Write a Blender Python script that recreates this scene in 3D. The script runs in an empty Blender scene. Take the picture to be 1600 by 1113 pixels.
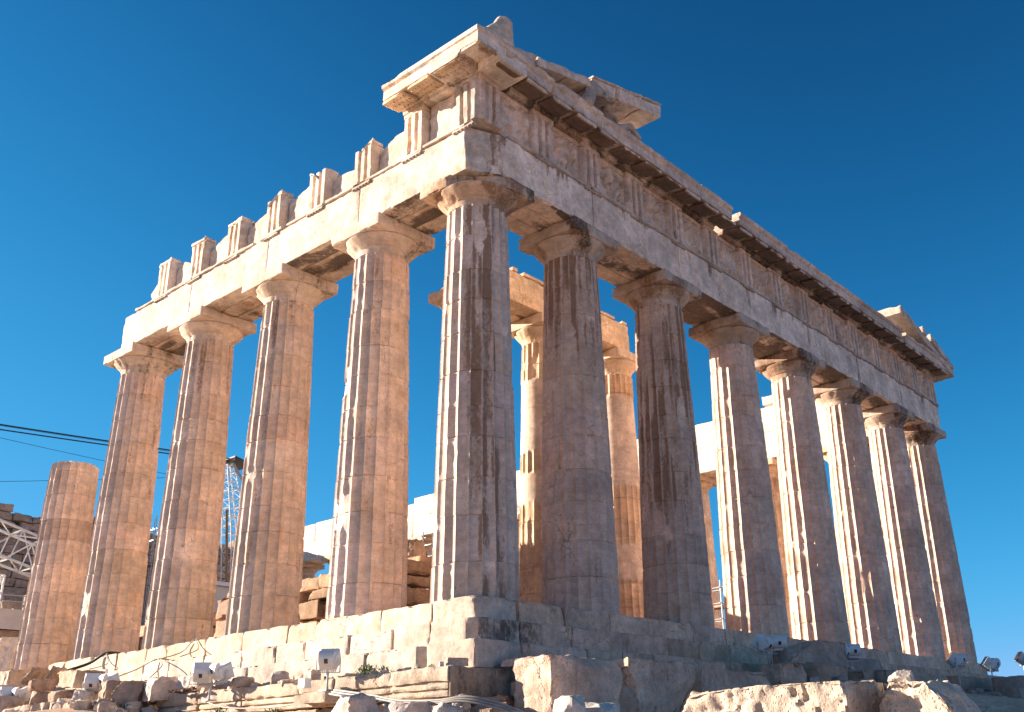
import bpy, bmesh, math, random
import numpy as np
from mathutils import Vector, Matrix

R_ = math.radians
S = bpy.context.scene

# ------------------------------------------------------------------ camera
CAM_POS = Vector((-14.5948, -14.5784, -3.0563))
YAW, PIT, ROL = 0.694434, 0.370201, -0.0268381
fw = Vector((math.cos(YAW)*math.cos(PIT), math.sin(YAW)*math.cos(PIT), math.sin(PIT)))
rt = fw.cross(Vector((0, 0, 1))).normalized(); up = rt.cross(fw)
r2 = rt*math.cos(ROL)+up*math.sin(ROL); u2 = -rt*math.sin(ROL)+up*math.cos(ROL)
cam = bpy.data.cameras.new('camera'); cam.sensor_width = 36
cam.lens = 1547.295/1600*36
cam.shift_x = -75.03/1600; cam.shift_y = 18.3/1600
cam.clip_start = 0.1; cam.clip_end = 9000
co = bpy.data.objects.new('camera', cam); S.collection.objects.link(co)
co.matrix_world = Matrix(((r2.x, u2.x, -fw.x, CAM_POS.x), (r2.y, u2.y, -fw.y, CAM_POS.y), (r2.z, u2.z, -fw.z, CAM_POS.z), (0, 0, 0, 1)))
S.camera = co

# ------------------------------------------------------------------ sky, sun, exposure
SUN_AZ, SUN_EL = R_(114.2), R_(14)          # azimuth from +x (north) towards +y (west)
W = bpy.data.worlds.new('World'); S.world = W; W.use_nodes = True
nt = W.node_tree; bg = nt.nodes['Background']
sky = nt.nodes.new('ShaderNodeTexSky'); sky.sky_type = 'NISHITA'; sky.sun_disc = False
sky.sun_elevation = SUN_EL; sky.sun_rotation = R_(90)-SUN_AZ
sky.air_density = 1.0; sky.dust_density = 0.0; sky.ozone_density = 6.0; sky.altitude = 6000
def vmath(op, a, val):
    n = nt.nodes.new('ShaderNodeVectorMath'); n.operation = op; nt.links.new(a, n.inputs[0]); n.inputs[1].default_value = val; return n.outputs[0]
# deep polarised winter sky: contrast and hue of the whole dome
gm = nt.nodes.new('ShaderNodeGamma'); gm.inputs['Gamma'].default_value = 2.2; nt.links.new(sky.outputs[0], gm.inputs['Color'])
k_ = vmath('MULTIPLY', gm.outputs[0], (.34, .51, .148))
den = vmath('ADD', vmath('MULTIPLY', k_, (1.6, 2.0, 1.15)), (1, 1, 1))
dv = nt.nodes.new('ShaderNodeVectorMath'); dv.operation = 'DIVIDE'; nt.links.new(k_, dv.inputs[0]); nt.links.new(den, dv.inputs[1])
nt.links.new(vmath('MULTIPLY', dv.outputs[0], (2.9, 2.9, 2.9)), bg.inputs['Color'])
bg.inputs['Strength'].default_value = 0.1
sl = bpy.data.lights.new('sun', 'SUN'); sl.energy = 4.2; sl.angle = R_(0.53); sl.color = (1.0, 0.84, 0.67)
so = bpy.data.objects.new('sun', sl); S.collection.objects.link(so)
sd = Vector((math.cos(SUN_EL)*math.cos(SUN_AZ), math.cos(SUN_EL)*math.sin(SUN_AZ), math.sin(SUN_EL)))
so.rotation_euler = sd.to_track_quat('Z', 'Y').to_euler(); so.location = sd*60
S.view_settings.view_transform = 'Standard'; S.view_settings.look = 'None'
S.view_settings.exposure = 2.08; S.view_settings.gamma = 1
S.render.engine = 'CYCLES'; S.cycles.max_bounces = 6; S.cycles.diffuse_bounces = 5
S.cycles.use_denoising = True

# ------------------------------------------------------------------ noise
def _h(ix, iy, iz, s):
    h = (ix*374761393 + iy*668265263 + iz*2147483647 + s*1274126177) & 0xFFFFFFFF
    h = ((h ^ (h >> 13))*1274126177) & 0xFFFFFFFF
    h = ((h ^ (h >> 16))*2246822519) & 0xFFFFFFFF
    return ((h ^ (h >> 15)) & 0xFFFF)/32767.5-1.0
def vn(p, s=0):
    p = np.asarray(p, float); f = np.floor(p); i = f.astype(np.int64); t = p-f; t = t*t*t*(t*(t*6-15)+10)
    x, y, z = t[..., 0], t[..., 1], t[..., 2]; X, Y, Z = i[..., 0], i[..., 1], i[..., 2]
    def L(a, b, w): return a+(b-a)*w
    c = [[[_h(X+a, Y+b, Z+d, s) for d in (0, 1)] for b in (0, 1)] for a in (0, 1)]
    return L(L(L(c[0][0][0], c[1][0][0], x), L(c[0][1][0], c[1][1][0], x), y),
             L(L(c[0][0][1], c[1][0][1], x), L(c[0][1][1], c[1][1][1], x), y), z)
def fbm(p, s=0, o=3):
    p = np.asarray(p, float); r = 0; a = 1; t = 0
    for k in range(o):
        r = r+a*vn(p*(2.03**k)+17.3*k, s+k*7); t += a; a *= .5
    return r/t*1.35
def sst(a, b, x): t = np.clip((x-a)/(b-a), 0, 1); return t*t*(3-2*t)

# ------------------------------------------------------------------ mesh builder
class MB:
    def __init__(s): s.v = []; s.f = []; s.t = []; s.w = []; s.n = 0
    def add(s, V, F, tint=(.6, .52, .42), wear=(0, 0, 0)):
        V = np.asarray(V, float).reshape(-1, 3); n = len(V)
        s.v.append(V); s.f += [tuple(int(i)+s.n for i in f) for f in F]
        t = np.broadcast_to(np.asarray(tint, float), (n, 3)); s.t.append(t*np.array((1.04, .965, .93)))
        w = wear(V) if callable(wear) else wear
        s.w.append(np.broadcast_to(np.asarray(w, float), (n, 3))); s.n += n
    def build(s, name, mat, parent=None, sharp=38, base=None):
        V = np.concatenate(s.v)
        L = Vector((0, 0, 0)) if parent is None else world_loc(parent)
        if base is not None: L = Vector(base)
        me = bpy.data.meshes.new(name); me.from_pydata((V-np.array(L)).tolist(), [], s.f); me.validate()
        me.update()
        if len(me.vertices) == len(V):
            for nm, arr in (('tint', np.concatenate(s.t)), ('wear', np.concatenate(s.w))):
                a = me.attributes.new(nm, 'FLOAT_COLOR', 'POINT')
                a.data.foreach_set('color', np.concatenate([arr, np.ones((len(V), 1))], 1).astype(np.float32).ravel())
        bm = bmesh.new(); bm.from_mesh(me); bmesh.ops.recalc_face_normals(bm, faces=bm.faces); bm.to_mesh(me); bm.free()
        me.shade_smooth(); me.set_sharp_from_angle(angle=R_(sharp))
        me.materials.append(mat)
        o = bpy.data.objects.new(name, me); S.collection.objects.link(o)
        if parent is not None: o.parent = parent
        else: o.location = L
        return o
WL = {}
def world_loc(o):
    L = Vector(o.location); p = o.parent
    while p is not None: L = L+Vector(p.location); p = p.parent
    return L
def tag(o, label, cat=None, group=None, kind=None):
    if label: o['label'] = label
    if cat: o['category'] = cat
    if group: o['group'] = group
    if kind: o['kind'] = kind
    return o
def thing(name, label, cat, loc=(0, 0, 0), group=None, rotz=0):
    o = bpy.data.objects.new(name, None); S.collection.objects.link(o); o.location = loc; o.rotation_euler = (0, 0, rotz)
    o.empty_display_size = .2
    return tag(o, label, cat, group)
def copy_tree(o, parent=None):
    c = o.copy(); S.collection.objects.link(c)
    if parent is not None: c.parent = parent
    for ch in list(o.children): copy_tree(ch, c)
    return c

# ------------------------------------------------------------------ materials
def stone(name, rough=.85, bump=.5, vein=.10, pits=0.0, fine=1.0, con=1.0):
    m = bpy.data.materials.new(name); m.use_nodes = True; t = m.node_tree; N = t.nodes; K = t.links
    b = N['Principled BSDF']; b.inputs['Roughness'].default_value = rough; b.inputs['Specular IOR Level'].default_value = .25
    tc = N.new('ShaderNodeTexCoord')
    def mapn(sc):
        mp = N.new('ShaderNodeMapping'); mp.inputs['Scale'].default_value = sc; K.new(tc.outputs['Object'], mp.inputs['Vector']); return mp.outputs[0]
    def noise(vec, sc, det=5, ro=.6, dist=0):
        n = N.new('ShaderNodeTexNoise'); n.inputs['Scale'].default_value = sc; n.inputs['Detail'].default_value = det
        n.inputs['Roughness'].default_value = ro; n.inputs['Distortion'].default_value = dist; K.new(vec, n.inputs['Vector']); return n.outputs['Fac']
    def mth(op, a, c=None, clamp=False):
        n = N.new('ShaderNodeMath'); n.operation = op; n.use_clamp = clamp
        for i, x in enumerate((a, c)):
            if x is None: continue
            if isinstance(x, (int, float)): n.inputs[i].default_value = x
            else: K.new(x, n.inputs[i])
        return n.outputs[0]
    def mrng(x, a, c, lo=0, hi=1):
        n = N.new('ShaderNodeMapRange'); n.interpolation_type = 'SMOOTHSTEP'; K.new(x, n.inputs[0])
        for i, q in enumerate((a, c, lo, hi)): n.inputs[i+1].default_value = q
        return n.outputs[0]
    def mix(f, A, B, mode='MIX'):
        n = N.new('ShaderNodeMix'); n.data_type = 'RGBA'; n.blend_type = mode
        for i, x in ((0, f), (6, A), (7, B)):
            if isinstance(x, (int, float)): n.inputs[i].default_value = x
            elif isinstance(x, tuple): n.inputs[i].default_value = x+(1,)
            else: K.new(x, n.inputs[i])
        return n.outputs[2]
    at = N.new('ShaderNodeAttribute'); at.attribute_name = 'tint'
    aw = N.new('ShaderNodeAttribute'); aw.attribute_name = 'wear'
    sp = N.new('ShaderNodeSeparateColor'); K.new(aw.outputs['Color'], sp.inputs[0])
    iso = mapn((1, 1, 1)); ver = mapn((1, 1, .16)); hor = mapn((.5, .5, 4.5))
    big = noise(iso, .9, 4, .6); mid = noise(iso, 5, 6, .65); fin = noise(iso, 38, 4, .7)
    vv = noise(ver, 4.5, 5, .6, .4); hh = noise(hor, 2.2, 6, .65, 1.2)
    col = at.outputs['Color']
    # broad tone, warm/grey drift, horizontal veins of the marble, fine grain
    v1 = mrng(big, .3, .7, 1-.26*con, 1+.18*con); v2 = mrng(mid, .28, .72, 1-.26*con, 1+.16*con)
    v3 = mrng(hh, .34, .66, 1-vein, 1+vein*.6); v4 = mrng(fin, .28, .72, .84, 1.12)
    val = mth('MULTIPLY', mth('MULTIPLY', v1, v2), mth('MULTIPLY', v3, v4))
    vc = N.new('ShaderNodeCombineColor')
    for i in range(3): K.new(val, vc.inputs[i])
    col = mix(1.0, col, vc.outputs[0], 'MULTIPLY')
    warm = mrng(noise(iso, 1.7, 5, .6), .50, .72, 0, .55)
    col = mix(warm, col, (1.03, .86, .66), 'MULTIPLY')
    grey = mrng(vv, .52, .72, 0, .35)
    col = mix(grey, col, (.80, .80, .82), 'MULTIPLY')
    # rust-brown patina
    brk = noise(mapn((1, 1, .55)), 15, 5, .7, .6)
    pb = mth('ADD', sp.outputs[0], mth('MULTIPLY', mth('SUBTRACT', mth('ADD', mth('MULTIPLY', vv, .30), mth('ADD', mth('MULTIPLY', mid, .22), mth('MULTIPLY', brk, .48))), .5), 2.6))
    mb_ = mth('MULTIPLY', mrng(pb, .24, .70), mrng(sp.outputs[0], .0, .12, 0, .82))
    brn = mix(mid, (.115, .058, .032), (.30, .165, .09))
    col = mix(mb_, col, brn)
    pk = mth('ADD', sp.outputs[1], mth('MULTIPLY', mth('SUBTRACT', mth('ADD', mth('MULTIPLY', vv, .35), mth('ADD', mth('MULTIPLY', noise(iso, 7, 5, .6), .3), mth('MULTIPLY', brk, .35))), .5), 2.4))
    mk = mth('MULTIPLY', mrng(pk, .28, .78), mrng(sp.outputs[1], .0, .12, 0, .84))
    col = mix(mk, col, (.06, .044, .036))
    # dark hairline cracks
    vo = N.new('ShaderNodeTexVoronoi'); vo.feature = 'DISTANCE_TO_EDGE'; vo.inputs['Scale'].default_value = .75
    wp = N.new('ShaderNodeVectorMath'); wp.operation = 'ADD'
    nz = N.new('ShaderNodeTexNoise'); nz.inputs['Scale'].default_value = 2.2; nz.inputs['Detail'].default_value = 5; K.new(iso, nz.inputs['Vector'])
    K.new(iso, wp.inputs[0]); K.new(nz.outputs['Color'], wp.inputs[1]); K.new(wp.outputs[0], vo.inputs['Vector'])
    crk = mth('MULTIPLY', mrng(vo.outputs['Distance'], .0, .012, 1, 0), mrng(big, .50, .62))
    col = mix(mth('MULTIPLY', crk, .55), col, (.10, .065, .045))
    # pits
    vp = N.new('ShaderNodeTexVoronoi'); vp.inputs['Scale'].default_value = 26; vp.inputs['Randomness'].default_value = 1; K.new(iso, vp.inputs['Vector'])
    pit = mth('MULTIPLY', mrng(vp.outputs['Distance'], .16, .30, 1, 0), mth('MULTIPLY', sp.outputs[2], mrng(mid, .42, .55)))
    col = mix(mth('MULTIPLY', pit, .45), col, (.16, .11, .08))
    K.new(col, b.inputs['Base Color'])
    hgt = mth('ADD', mth('ADD', mth('MULTIPLY', mid, .8), mth('MULTIPLY', fin, .22*fine)), mth('ADD', mth('MULTIPLY', hh, .15), mth('MULTIPLY', mth('ADD', pit, crk), -.8)))
    bp = N.new('ShaderNodeBump'); bp.inputs['Strength'].default_value = bump; bp.inputs['Distance'].default_value = .035; K.new(hgt, bp.inputs['Height'])
    K.new(bp.outputs[0], b.inputs['Normal'])
    return m
def plain(name, col, rough=.5, metal=0.0, var=.12, sc=8):
    m = bpy.data.materials.new(name); m.use_nodes = True; t = m.node_tree; b = t.nodes['Principled BSDF']
    b.inputs['Roughness'].default_value = rough; b.inputs['Metallic'].default_value = metal
    tc = t.nodes.new('ShaderNodeTexCoord'); n = t.nodes.new('ShaderNodeTexNoise'); n.inputs['Scale'].default_value = sc; n.inputs['Detail'].default_value = 5
    t.links.new(tc.outputs['Object'], n.inputs['Vector'])
    r = t.nodes.new('ShaderNodeValToRGB'); r.color_ramp.elements[0].position = .3; r.color_ramp.elements[1].position = .7
    r.color_ramp.elements[0].color = tuple(c*(1-var) for c in col)+(1,); r.color_ramp.elements[1].color = tuple(min(1, c*(1+var)) for c in col)+(1,)
    t.links.new(n.outputs['Fac'], r.inputs['Fac']); t.links.new(r.outputs[0], b.inputs['Base Color'])
    return m
M_MAR = stone('marble', .82, .65, .05)
M_COL = stone('column_marble', .82, .5, .06, con=.75)
M_LIM = stone('limestone', .92, .9, .04, fine=1.6)
M_RUB = stone('rubble_marble', .88, .9, .05, fine=1.8)
M_WHT = plain('white_paint', (.62, .64, .66), .4, 0, .06, 14)
M_STL = plain('galvanised_steel', (.38, .39, .40), .45, .6, .15, 20)
M_DRK = plain('dark_steel', (.06, .065, .07), .5, .3, .2, 12)
M_GLS = plain('lamp_glass', (.03, .07, .12), .12, 0, .1, 5)
M_CRN = plain('crane_paint', (.74, .74, .72), .45, 0, .08, 6)
M_CBL = plain('grey_conduit', (.30, .27, .24), .6, 0, .2, 9)
M_BLK = plain('black_cable', (.02, .02, .022), .6, 0, .2, 9)
M_LEF = plain('leaf_green', (.085, .13, .03), .6, 0, .45, 30)
M_PNL = plain('site_panel', (.62, .56, .50), .7, 0, .08, 3)
M_WOD = plain('timber', (.34, .20, .10), .8, 0, .3, 4)

# palette (albedo)
WHITE = np.array((.58, .53, .47)); PALE = np.array((.56, .485, .41)); GREYM = np.array((.47, .42, .38)); EGREY = np.array((.63, .50, .415))
HONEY = np.array((.64, .535, .445)); ROSE = np.array((.58, .47, .40)); STEPE = np.array((.66, .47, .36)); LIME = np.array((.50, .425, .35))
rng = random.Random(5)
def jit(c, a=.06, rg=rng):
    k = 1+rg.uniform(-a, a); return np.clip(np.array(c)*np.array((k*(1+rg.uniform(-a, a)*.25), k, k*(1+rg.uniform(-a, a)*.35))), 0, .85)

# ------------------------------------------------------------------ primitives
def axis_pts(a, b, res, e=.03):
    n = max(1, int(math.ceil((b-a)/res))); x = list(np.linspace(a, b, n+1))
    if b-a > 4*e: x = sorted(set(x+[a+e, b-e]))
    return np.array(x)
def block(mb, lo, hi, res=.14, chip=.035, rough=.006, tint=PALE, wear=(0, 0, 0), seed=0, chops=(), M=None, bev=.010, cfreq=2.6, pit=0, warp=None, chipth=.12, crag=0):
    lo = np.array(lo, float); hi = np.array(hi, float)
    ax = [axis_pts(lo[i], hi[i], res) for i in range(3)]; n = [len(a) for a in ax]
    idx = -np.ones(n, int); m = np.zeros(n, bool)
    m[0] = m[-1] = True; m[:, 0] = m[:, -1] = True; m[:, :, 0] = m[:, :, -1] = True
    I = np.argwhere(m); idx[m] = np.arange(len(I))
    P = np.stack([ax[k][I[:, k]] for k in range(3)], 1); F = []
    for k in range(3):
        a, b = [q for q in range(3) if q != k]
        for side in (0, n[k]-1):
            sl_ = [slice(None)]*3; sl_[k] = side; g = idx[tuple(sl_)]
            q = np.stack([g[:-1, :-1], g[1:, :-1], g[1:, 1:], g[:-1, 1:]], -1).reshape(-1, 4)
            F += q.tolist()
    c = (lo+hi)/2; d = np.minimum(P-lo, hi-P); sg = np.sign(c-P); sd_ = np.sort(d, 1); e = sd_[:, 1]
    w = .06
    nz = fbm(P*cfreq, seed, 3); amt = bev+chip*np.clip((nz-chipth)*2.2, 0, 1.6)
    wt = np.clip(1-d/w, 0, 1)*(np.clip(1-e/w, 0, 1)**1.0)[:, None]
    amt = np.minimum(amt, .35*np.min(hi-lo))
    off = sg*wt*amt[:, None]
    fr = (d < 1e-6)*sg
    sn = fbm(P*3.1+5, seed+3, 3)*rough
    if pit:
        sn = sn+pit*.55*np.clip((fbm(P*6.5, seed+9, 2)-.30)*2.4, 0, 1)+pit*.9*np.clip((vn(P*17, seed+10)-.28)*2.2, 0, 1)+pit*.5*fbm(P*9, seed+12, 3)
    if crag:
        c0 = 1-2*np.abs(fbm(P*(1.9/max(.3, float(np.max(hi-lo))))*1.6, seed+31, 2)); c1 = 1-2*np.abs(vn(P*(5.0/max(.3, float(np.max(hi-lo))))*1.4, seed+32))
        sn = sn+crag*(.55*(1-c0)+.45*(1-c1))*.6
    Q = P+off+fr*sn[:, None]
    for (pt, nn) in chops:
        nn = np.array(nn, float); nn /= np.linalg.norm(nn); s_ = (Q-np.array(pt))@nn + fbm(Q*3.2, seed+21, 4)*.035
        Q = Q-nn*np.clip(s_, 0, None)[:, None]
    if warp is not None: Q = warp(Q)
    wr = wear(Q) if callable(wear) else wear
    tt = tint(Q) if callable(tint) else tint
    if M is not None: Q = Q@np.array(M.to_3x3()).T+np.array(M.translation)
    mb.add(Q, F, tt, wr)
def rot_at(c, rz=0, rx=0, ry=0):
    return Matrix.Translation(Vector(c)) @ Matrix.Rotation(rz, 4, 'Z') @ Matrix.Rotation(ry, 4, 'Y') @ Matrix.Rotation(rx, 4, 'X')
def rock_into(mb, c, size, seed, rz=0, rx=0, ry=0, nch=6, res=None, tint=PALE, wear=(0, 0, .2), rough=.02, pit=0, cut=.78):
    rg = random.Random(seed*31+7); s = np.array(size)/2; ch = []
    for k in range(nch):
        n = np.array([rg.uniform(-1, 1) for _ in range(3)]); n[2] = abs(n[2])*(1 if rg.random() < .75 else -1); n /= np.linalg.norm(n)
        ext = np.abs(n*s).sum(); ch.append((n*ext*rg.uniform(cut-.16, cut+.06), n))
    if res is None: res = max(.022, max(size)/22)
    block(mb, -s, s, res=res, chip=.07*min(1, max(size)), rough=rough*1.3, tint=tint, wear=wear, seed=seed, chops=ch, M=rot_at(c, rz, rx, ry), bev=.008*min(1, max(size)), pit=pit, crag=.09*min(1.2, max(size)))
def box(mb, lo, hi, tint=(.5, .5, .5), wear=(0, 0, 0), M=None):
    x0, y0, z0 = lo; x1, y1, z1 = hi
    V = np.array([(x, y, z) for x in (x0, x1) for y in (y0, y1) for z in (z0, z1)], float)
    if M is not None: V = V@np.array(M.to_3x3()).T+np.array(M.translation)
    mb.add(V, [(0, 1, 3, 2), (4, 6, 7, 5), (0, 4, 5, 1), (2, 3, 7, 6), (0, 2, 6, 4), (1, 5, 7, 3)], tint, wear)
def tube(mb, pts, r, n=6, tint=(.5, .5, .5), M=None):
    P = [Vector(p) for p in pts]; V = []; F = []
    prev = None
    for i, p in enumerate(P):
        d = (P[min(i+1, len(P)-1)]-P[max(i-1, 0)]).normalized()
        a = prev if prev is not None else (Vector((0, 0, 1)) if abs(d.z) < .9 else Vector((1, 0, 0)))
        a = (a-d*a.dot(d)).normalized(); prev = a; b = d.cross(a)
        rr = r[i] if hasattr(r, '__len__') else r
        for k in range(n):
            t = 2*math.pi*k/n; V.append(p+a*(rr*math.cos(t))+b*(rr*math.sin(t)))
    for i in range(len(P)-1):
        for k in range(n): F.append((i*n+k, i*n+(k+1) % n, (i+1)*n+(k+1) % n, (i+1)*n+k))
    F.append(tuple(range(n))[::-1]); F.append(tuple((len(P)-1)*n+k for k in range(n)))
    V = np.array([tuple(v) for v in V])
    if M is not None: V = V@np.array(M.to_3x3()).T+np.array(M.translation)
    mb.add(V, F, tint)
def prism(mb, poly, z0, z1, tint, wear=(0, 0, 0), f=None):
    n = len(poly); V = [(x, y, z0) for x, y in poly]+[(x, y, z1) for x, y in poly]
    F = [tuple(range(n))[::-1], tuple(range(n, 2*n))]+[(i, (i+1) % n, n+(i+1) % n, n+i) for i in range(n)]
    V = np.array(V, float)
    if f is not None: V = f(V)
    mb.add(V, F, tint, wear)

# ================================================================== GROUND
def ground_z(x, y):
    dx = np.maximum(-3.4-x, 0); dy = np.maximum(-3.6-y, 0); d = np.sqrt(dx*dx+dy*dy)
    z = -2.62+.80*sst(5.5, 9.5, y)*sst(2, .5, x)+.92*sst(5.0, 8.2, x)*sst(2, .5, y)-np.clip(d, 0, 14)*.155
    far = np.sqrt((x-15)**2+(y-30)**2)
    return z-np.clip(far-200, 0, 700)*.07
def build_ground():
    def ax(c0, c1):
        a = np.linspace(c0, c1, 110); far = np.array([30, 60, 110, 200, 400, 900, 2000, 4000.])
        return np.concatenate([c0-far[::-1], a, c1+far])
    X, Y = np.meshgrid(ax(-24, 34), ax(-24, 34), indexing='ij'); n0, n1 = X.shape
    Z = ground_z(X, Y)+.06*fbm(np.stack([X, Y, X*0], -1)*.7, 4, 4)
    V = np.stack([X, Y, Z], -1).reshape(-1, 3); g = np.arange(n0*n1).reshape(n0, n1)
    F = np.stack([g[:-1, :-1], g[1:, :-1], g[1:, 1:], g[:-1, 1:]], -1).reshape(-1, 4).tolist()
    m = MB(); m.add(V, F, (.66, .50, .37), (0, 0, .4))
    tag(m.build('ground', M_LIM, sharp=60), None, kind='structure')
build_ground()

# ================================================================== TEMPLE
EX = [1.02, 4.70, 8.997, 13.293, 17.589, 21.885, 26.181, 29.861]
SY = [1.02, 4.70, 8.997, 13.293, 17.589, 21.885]
NY = [4.70]+[8.997+4.296*k for k in range(10)]
ZA, ZF, ZC = 10.43, 11.78, 13.13
temple = thing('ancient_temple', 'ruined marble temple with fluted columns standing on a stepped base', 'temple', (0, 0, -1.59))

# ---- steps
def split_run(a, b, lo, hi, rg):
    x = [a]
    while x[-1] < b-.01:
        nx = x[-1]+rg.uniform(lo, hi)
        if b-nx < lo*.7: nx = b
        x.append(nx)
    return x
def build_steps():
    rg = random.Random(11)
    for k in range(3):
        m = MB(); z1 = -[0, .55, 1.07][k]; z0 = -[.55, 1.07, 1.59][k]; o = -.7*k; dep = 1.3
        def sw(Q, k=k):
            g = np.zeros((len(Q), 3)); n = fbm(Q*np.array((.6, .6, 1.2)), 30+k)
            if k < 2: g[:, 0] = .18*sst(.1, .7, n)
            return g
        yend = [19.2, 20.6, 18.0][k]
        xs = split_run(o+dep, 30.88-o, 1.1, 2.1, rg)
        # corner block
        def cw(Q, k=k):
            g = np.zeros((len(Q), 3)); e = sst(-.2, .35, Q[:, 1]*-1+ (-.7*k)+.25) if k == 1 else 0
            if k == 1: g[:, 1] = .62*sst(-.3, .3, fbm(Q*np.array((1.5, 1, .8)), 44)+.25)*(Q[:, 1] < -.66)
            return g
        chp = [] if k != 1 else [((-.70+.16, -.70, -1.0), (-1, -.55, .0))]
        block(m, (o, o, z0+.004), (o+dep, o+dep, z1), .09, .05, .008, jit(PALE*1.04, .04), cw, 50+k, chops=chp)
        for i in range(len(xs)-1):
            a, b = xs[i]+.004, xs[i+1]-.004
            tn = jit(STEPE*(1.12 if k == 0 else 1.0), .13, rg)
            if k == 0 and 6.6 < a < 8.0: tn = np.array((.20, .125, .08))
            drop = rg.uniform(0, .012)
            def ew(Q, k=k):
                g = np.zeros((len(Q), 3)); n = fbm(Q*np.array((.8, .8, .8)), 60+k)
                g[:, 1] = .42*sst(.25, .8, n); g[:, 0] = .22*sst(.2, .8, fbm(Q*.5, 67+k))
                if k == 1: g[:, 1] = np.maximum(g[:, 1], .52*sst(2.2, .6, Q[:, 0]+.8*fbm(Q*np.array((2, 1, .6)), 45)))
                return g
            chops = []
            if rg.random() < .3: chops.append(((a+.12, o, z1), (-.8, -.5, .7)))
            if k == 0 and i == 0: chops.append(((b-.10, o+.05, z1), (.7, -.7, .3)))
            block(m, (a, o+rg.uniform(-.006, .006), z0+.004), (b-(rg.uniform(.01, .025) if rg.random() < .3 else 0), o+dep, z1-drop), .09, .05, .008, tn, ew, 100+37*k+i, chops, bev=.004, chipth=.10, cfreq=4.2)
        ys = split_run(o+dep, yend, 1.1, 2.0, rg)
        for i in range(len(ys)-1):
            a, b = ys[i]+.004, ys[i+1]-.004
            tn = jit(WHITE*.93 if rg.random() < .5 else PALE*1.08, .05, rg)
            if k == 0: tn = jit((.66, .55, .42), .08, rg)
            chops = []
            if rg.random() < .55: chops.append(((o+.10*rg.random(), b, z1-rg.uniform(0, .12)), (-1, rg.uniform(.2, .9), rg.uniform(.4, 1))))
            if rg.random() < .4: chops.append(((o+.06, a, z1-.02), (-1, -rg.uniform(.3, .8), rg.uniform(.3, 1))))
            if k == 2 and i == 0: chops += [((o, a+.30, z1-.2), (-.9, -1, .2))]
            block(m, (o+rg.uniform(-.012, .02), a, z0+.004), (o+dep, b-(rg.uniform(.01, .03) if rg.random() < .35 else 0), z1-rg.uniform(0, .03)), .075, .06, .012, tn, sw, 300+41*k+i, chops, bev=.004, chipth=.08, cfreq=4.2)
        o_ = m.build('step', M_MAR, temple, 26)
    m = MB()
    block(m, (1.2, 1.2, -1.4), (29.7, 69, -.012), 2.0, 0, .0, (.52, .44, .36), (0, 0, 0), 5)
    block(m, (29.7, 1.32, -1.2), (30.88, 69, -.008), 2.0, 0, .0, (.52, .44, .36), (0, 0, 0), 5)
    block(m, (0.0, 24.0, -1.2), (1.18, 69, -.008), 2.0, 0.02, .0, (.52, .44, .36), (0, 0, 0), 5)
    block(m, (4.2, 5.0, -.01), (26.6, 52, .70), 2.0, .02, .0, (.50, .40, .30), (0, 0, 0), 5)
    m.build('floor', M_MAR, temple)
build_steps()

# ---- foundation ledge with sunk grooves
def build_foundation():
    rg = random.Random(3); m = MB()
    ys = [-1.5, .05, 1.75, 2.9, 4.9, 6.6, 8.4]
    for i in range(len(ys)-1):
        a, b = ys[i]+.006, ys[i+1]-.006; xo = -2.1+rg.uniform(-.03, .03)
        if i == 0: xo = -2.16
        tn = jit((.54, .465, .38), .07, rg)
        block(m, (xo, a, -1.86), (-1.0, b, -1.60), .07, .05, .022, tn, (0, .12, .6), 400+i, pit=.012)
        block(m, (xo+.012, a, -1.985), (-1.0, b, -1.875), .10, .02, .006, tn*1.06, (0, .1, .2), 420+i)
        block(m, (xo+.012, a, -2.12), (-1.0, b, -2.0), .10, .02, .006, tn*1.02, (.1, .1, .2), 440+i)
        block(m, (xo+.07, a, -2.11), (-1.02, b, -1.63), .4, 0, 0, tn*.8, (0, 0, 0), 430+i)
    xs = [-2.1+1.15, .9, 2.6]
    block(m, (-2.15, -1.56, -2.12), (-.6, -1.512, -1.60), .07, .02, .012, (.40, .34, .28), (.1, .40, .5), 460)
    block(m, (-1.0, -1.6, -2.12), (1.6, -.9, -1.60), .10, .05, .02, (.36, .31, .265), lambda Q: np.stack([.2+0*Q[:, 0], .55*sst(-.4, .5, fbm(Q*1.3, 8)), .5+0*Q[:, 0]], 1), 461, pit=.012)
    for i, (a, b) in enumerate(((1.61, 3.4), (3.41, 5.2), (5.21, 7.4), (7.41, 9.5), (9.51, 12), (12.01, 15), (15.01, 19), (19.01, 24), (24.01, 28), (28.01, 32.2))):
        block(m, (a, -1.75, -2.3), (b, -.8, -1.6), .16, .08, .03, jit((.58, .43, .335), .1, rg), (.15, .25, .4), 470+i)
    # lower courses
    y = -1.35
    for i in range(7):
        b = y+rg.uniform(1.2, 2.2)
        block(m, (-1.95+rg.uniform(-.1, .1), y+.01, -3.0), (-.7, b-.01, -2.13), .11, .08, .04, jit((.47, .40, .32), .08, rg), (.1, .15, .6), 490+i, pit=.02)
        y = b
    x = -1.4
    for i in range(3):
        b = x+rg.uniform(.9, 1.3)
        block(m, (x+.01, -1.46+rg.uniform(0, .1), -3.0), (b-.01, -.7, -2.13), .10, .08, .03, jit((.36, .275, .2), .1, rg), (.3, .2, .5), 520+i, pit=.015)
        x = b
    m.build('foundation', M_LIM, temple)
build_foundation()

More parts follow.
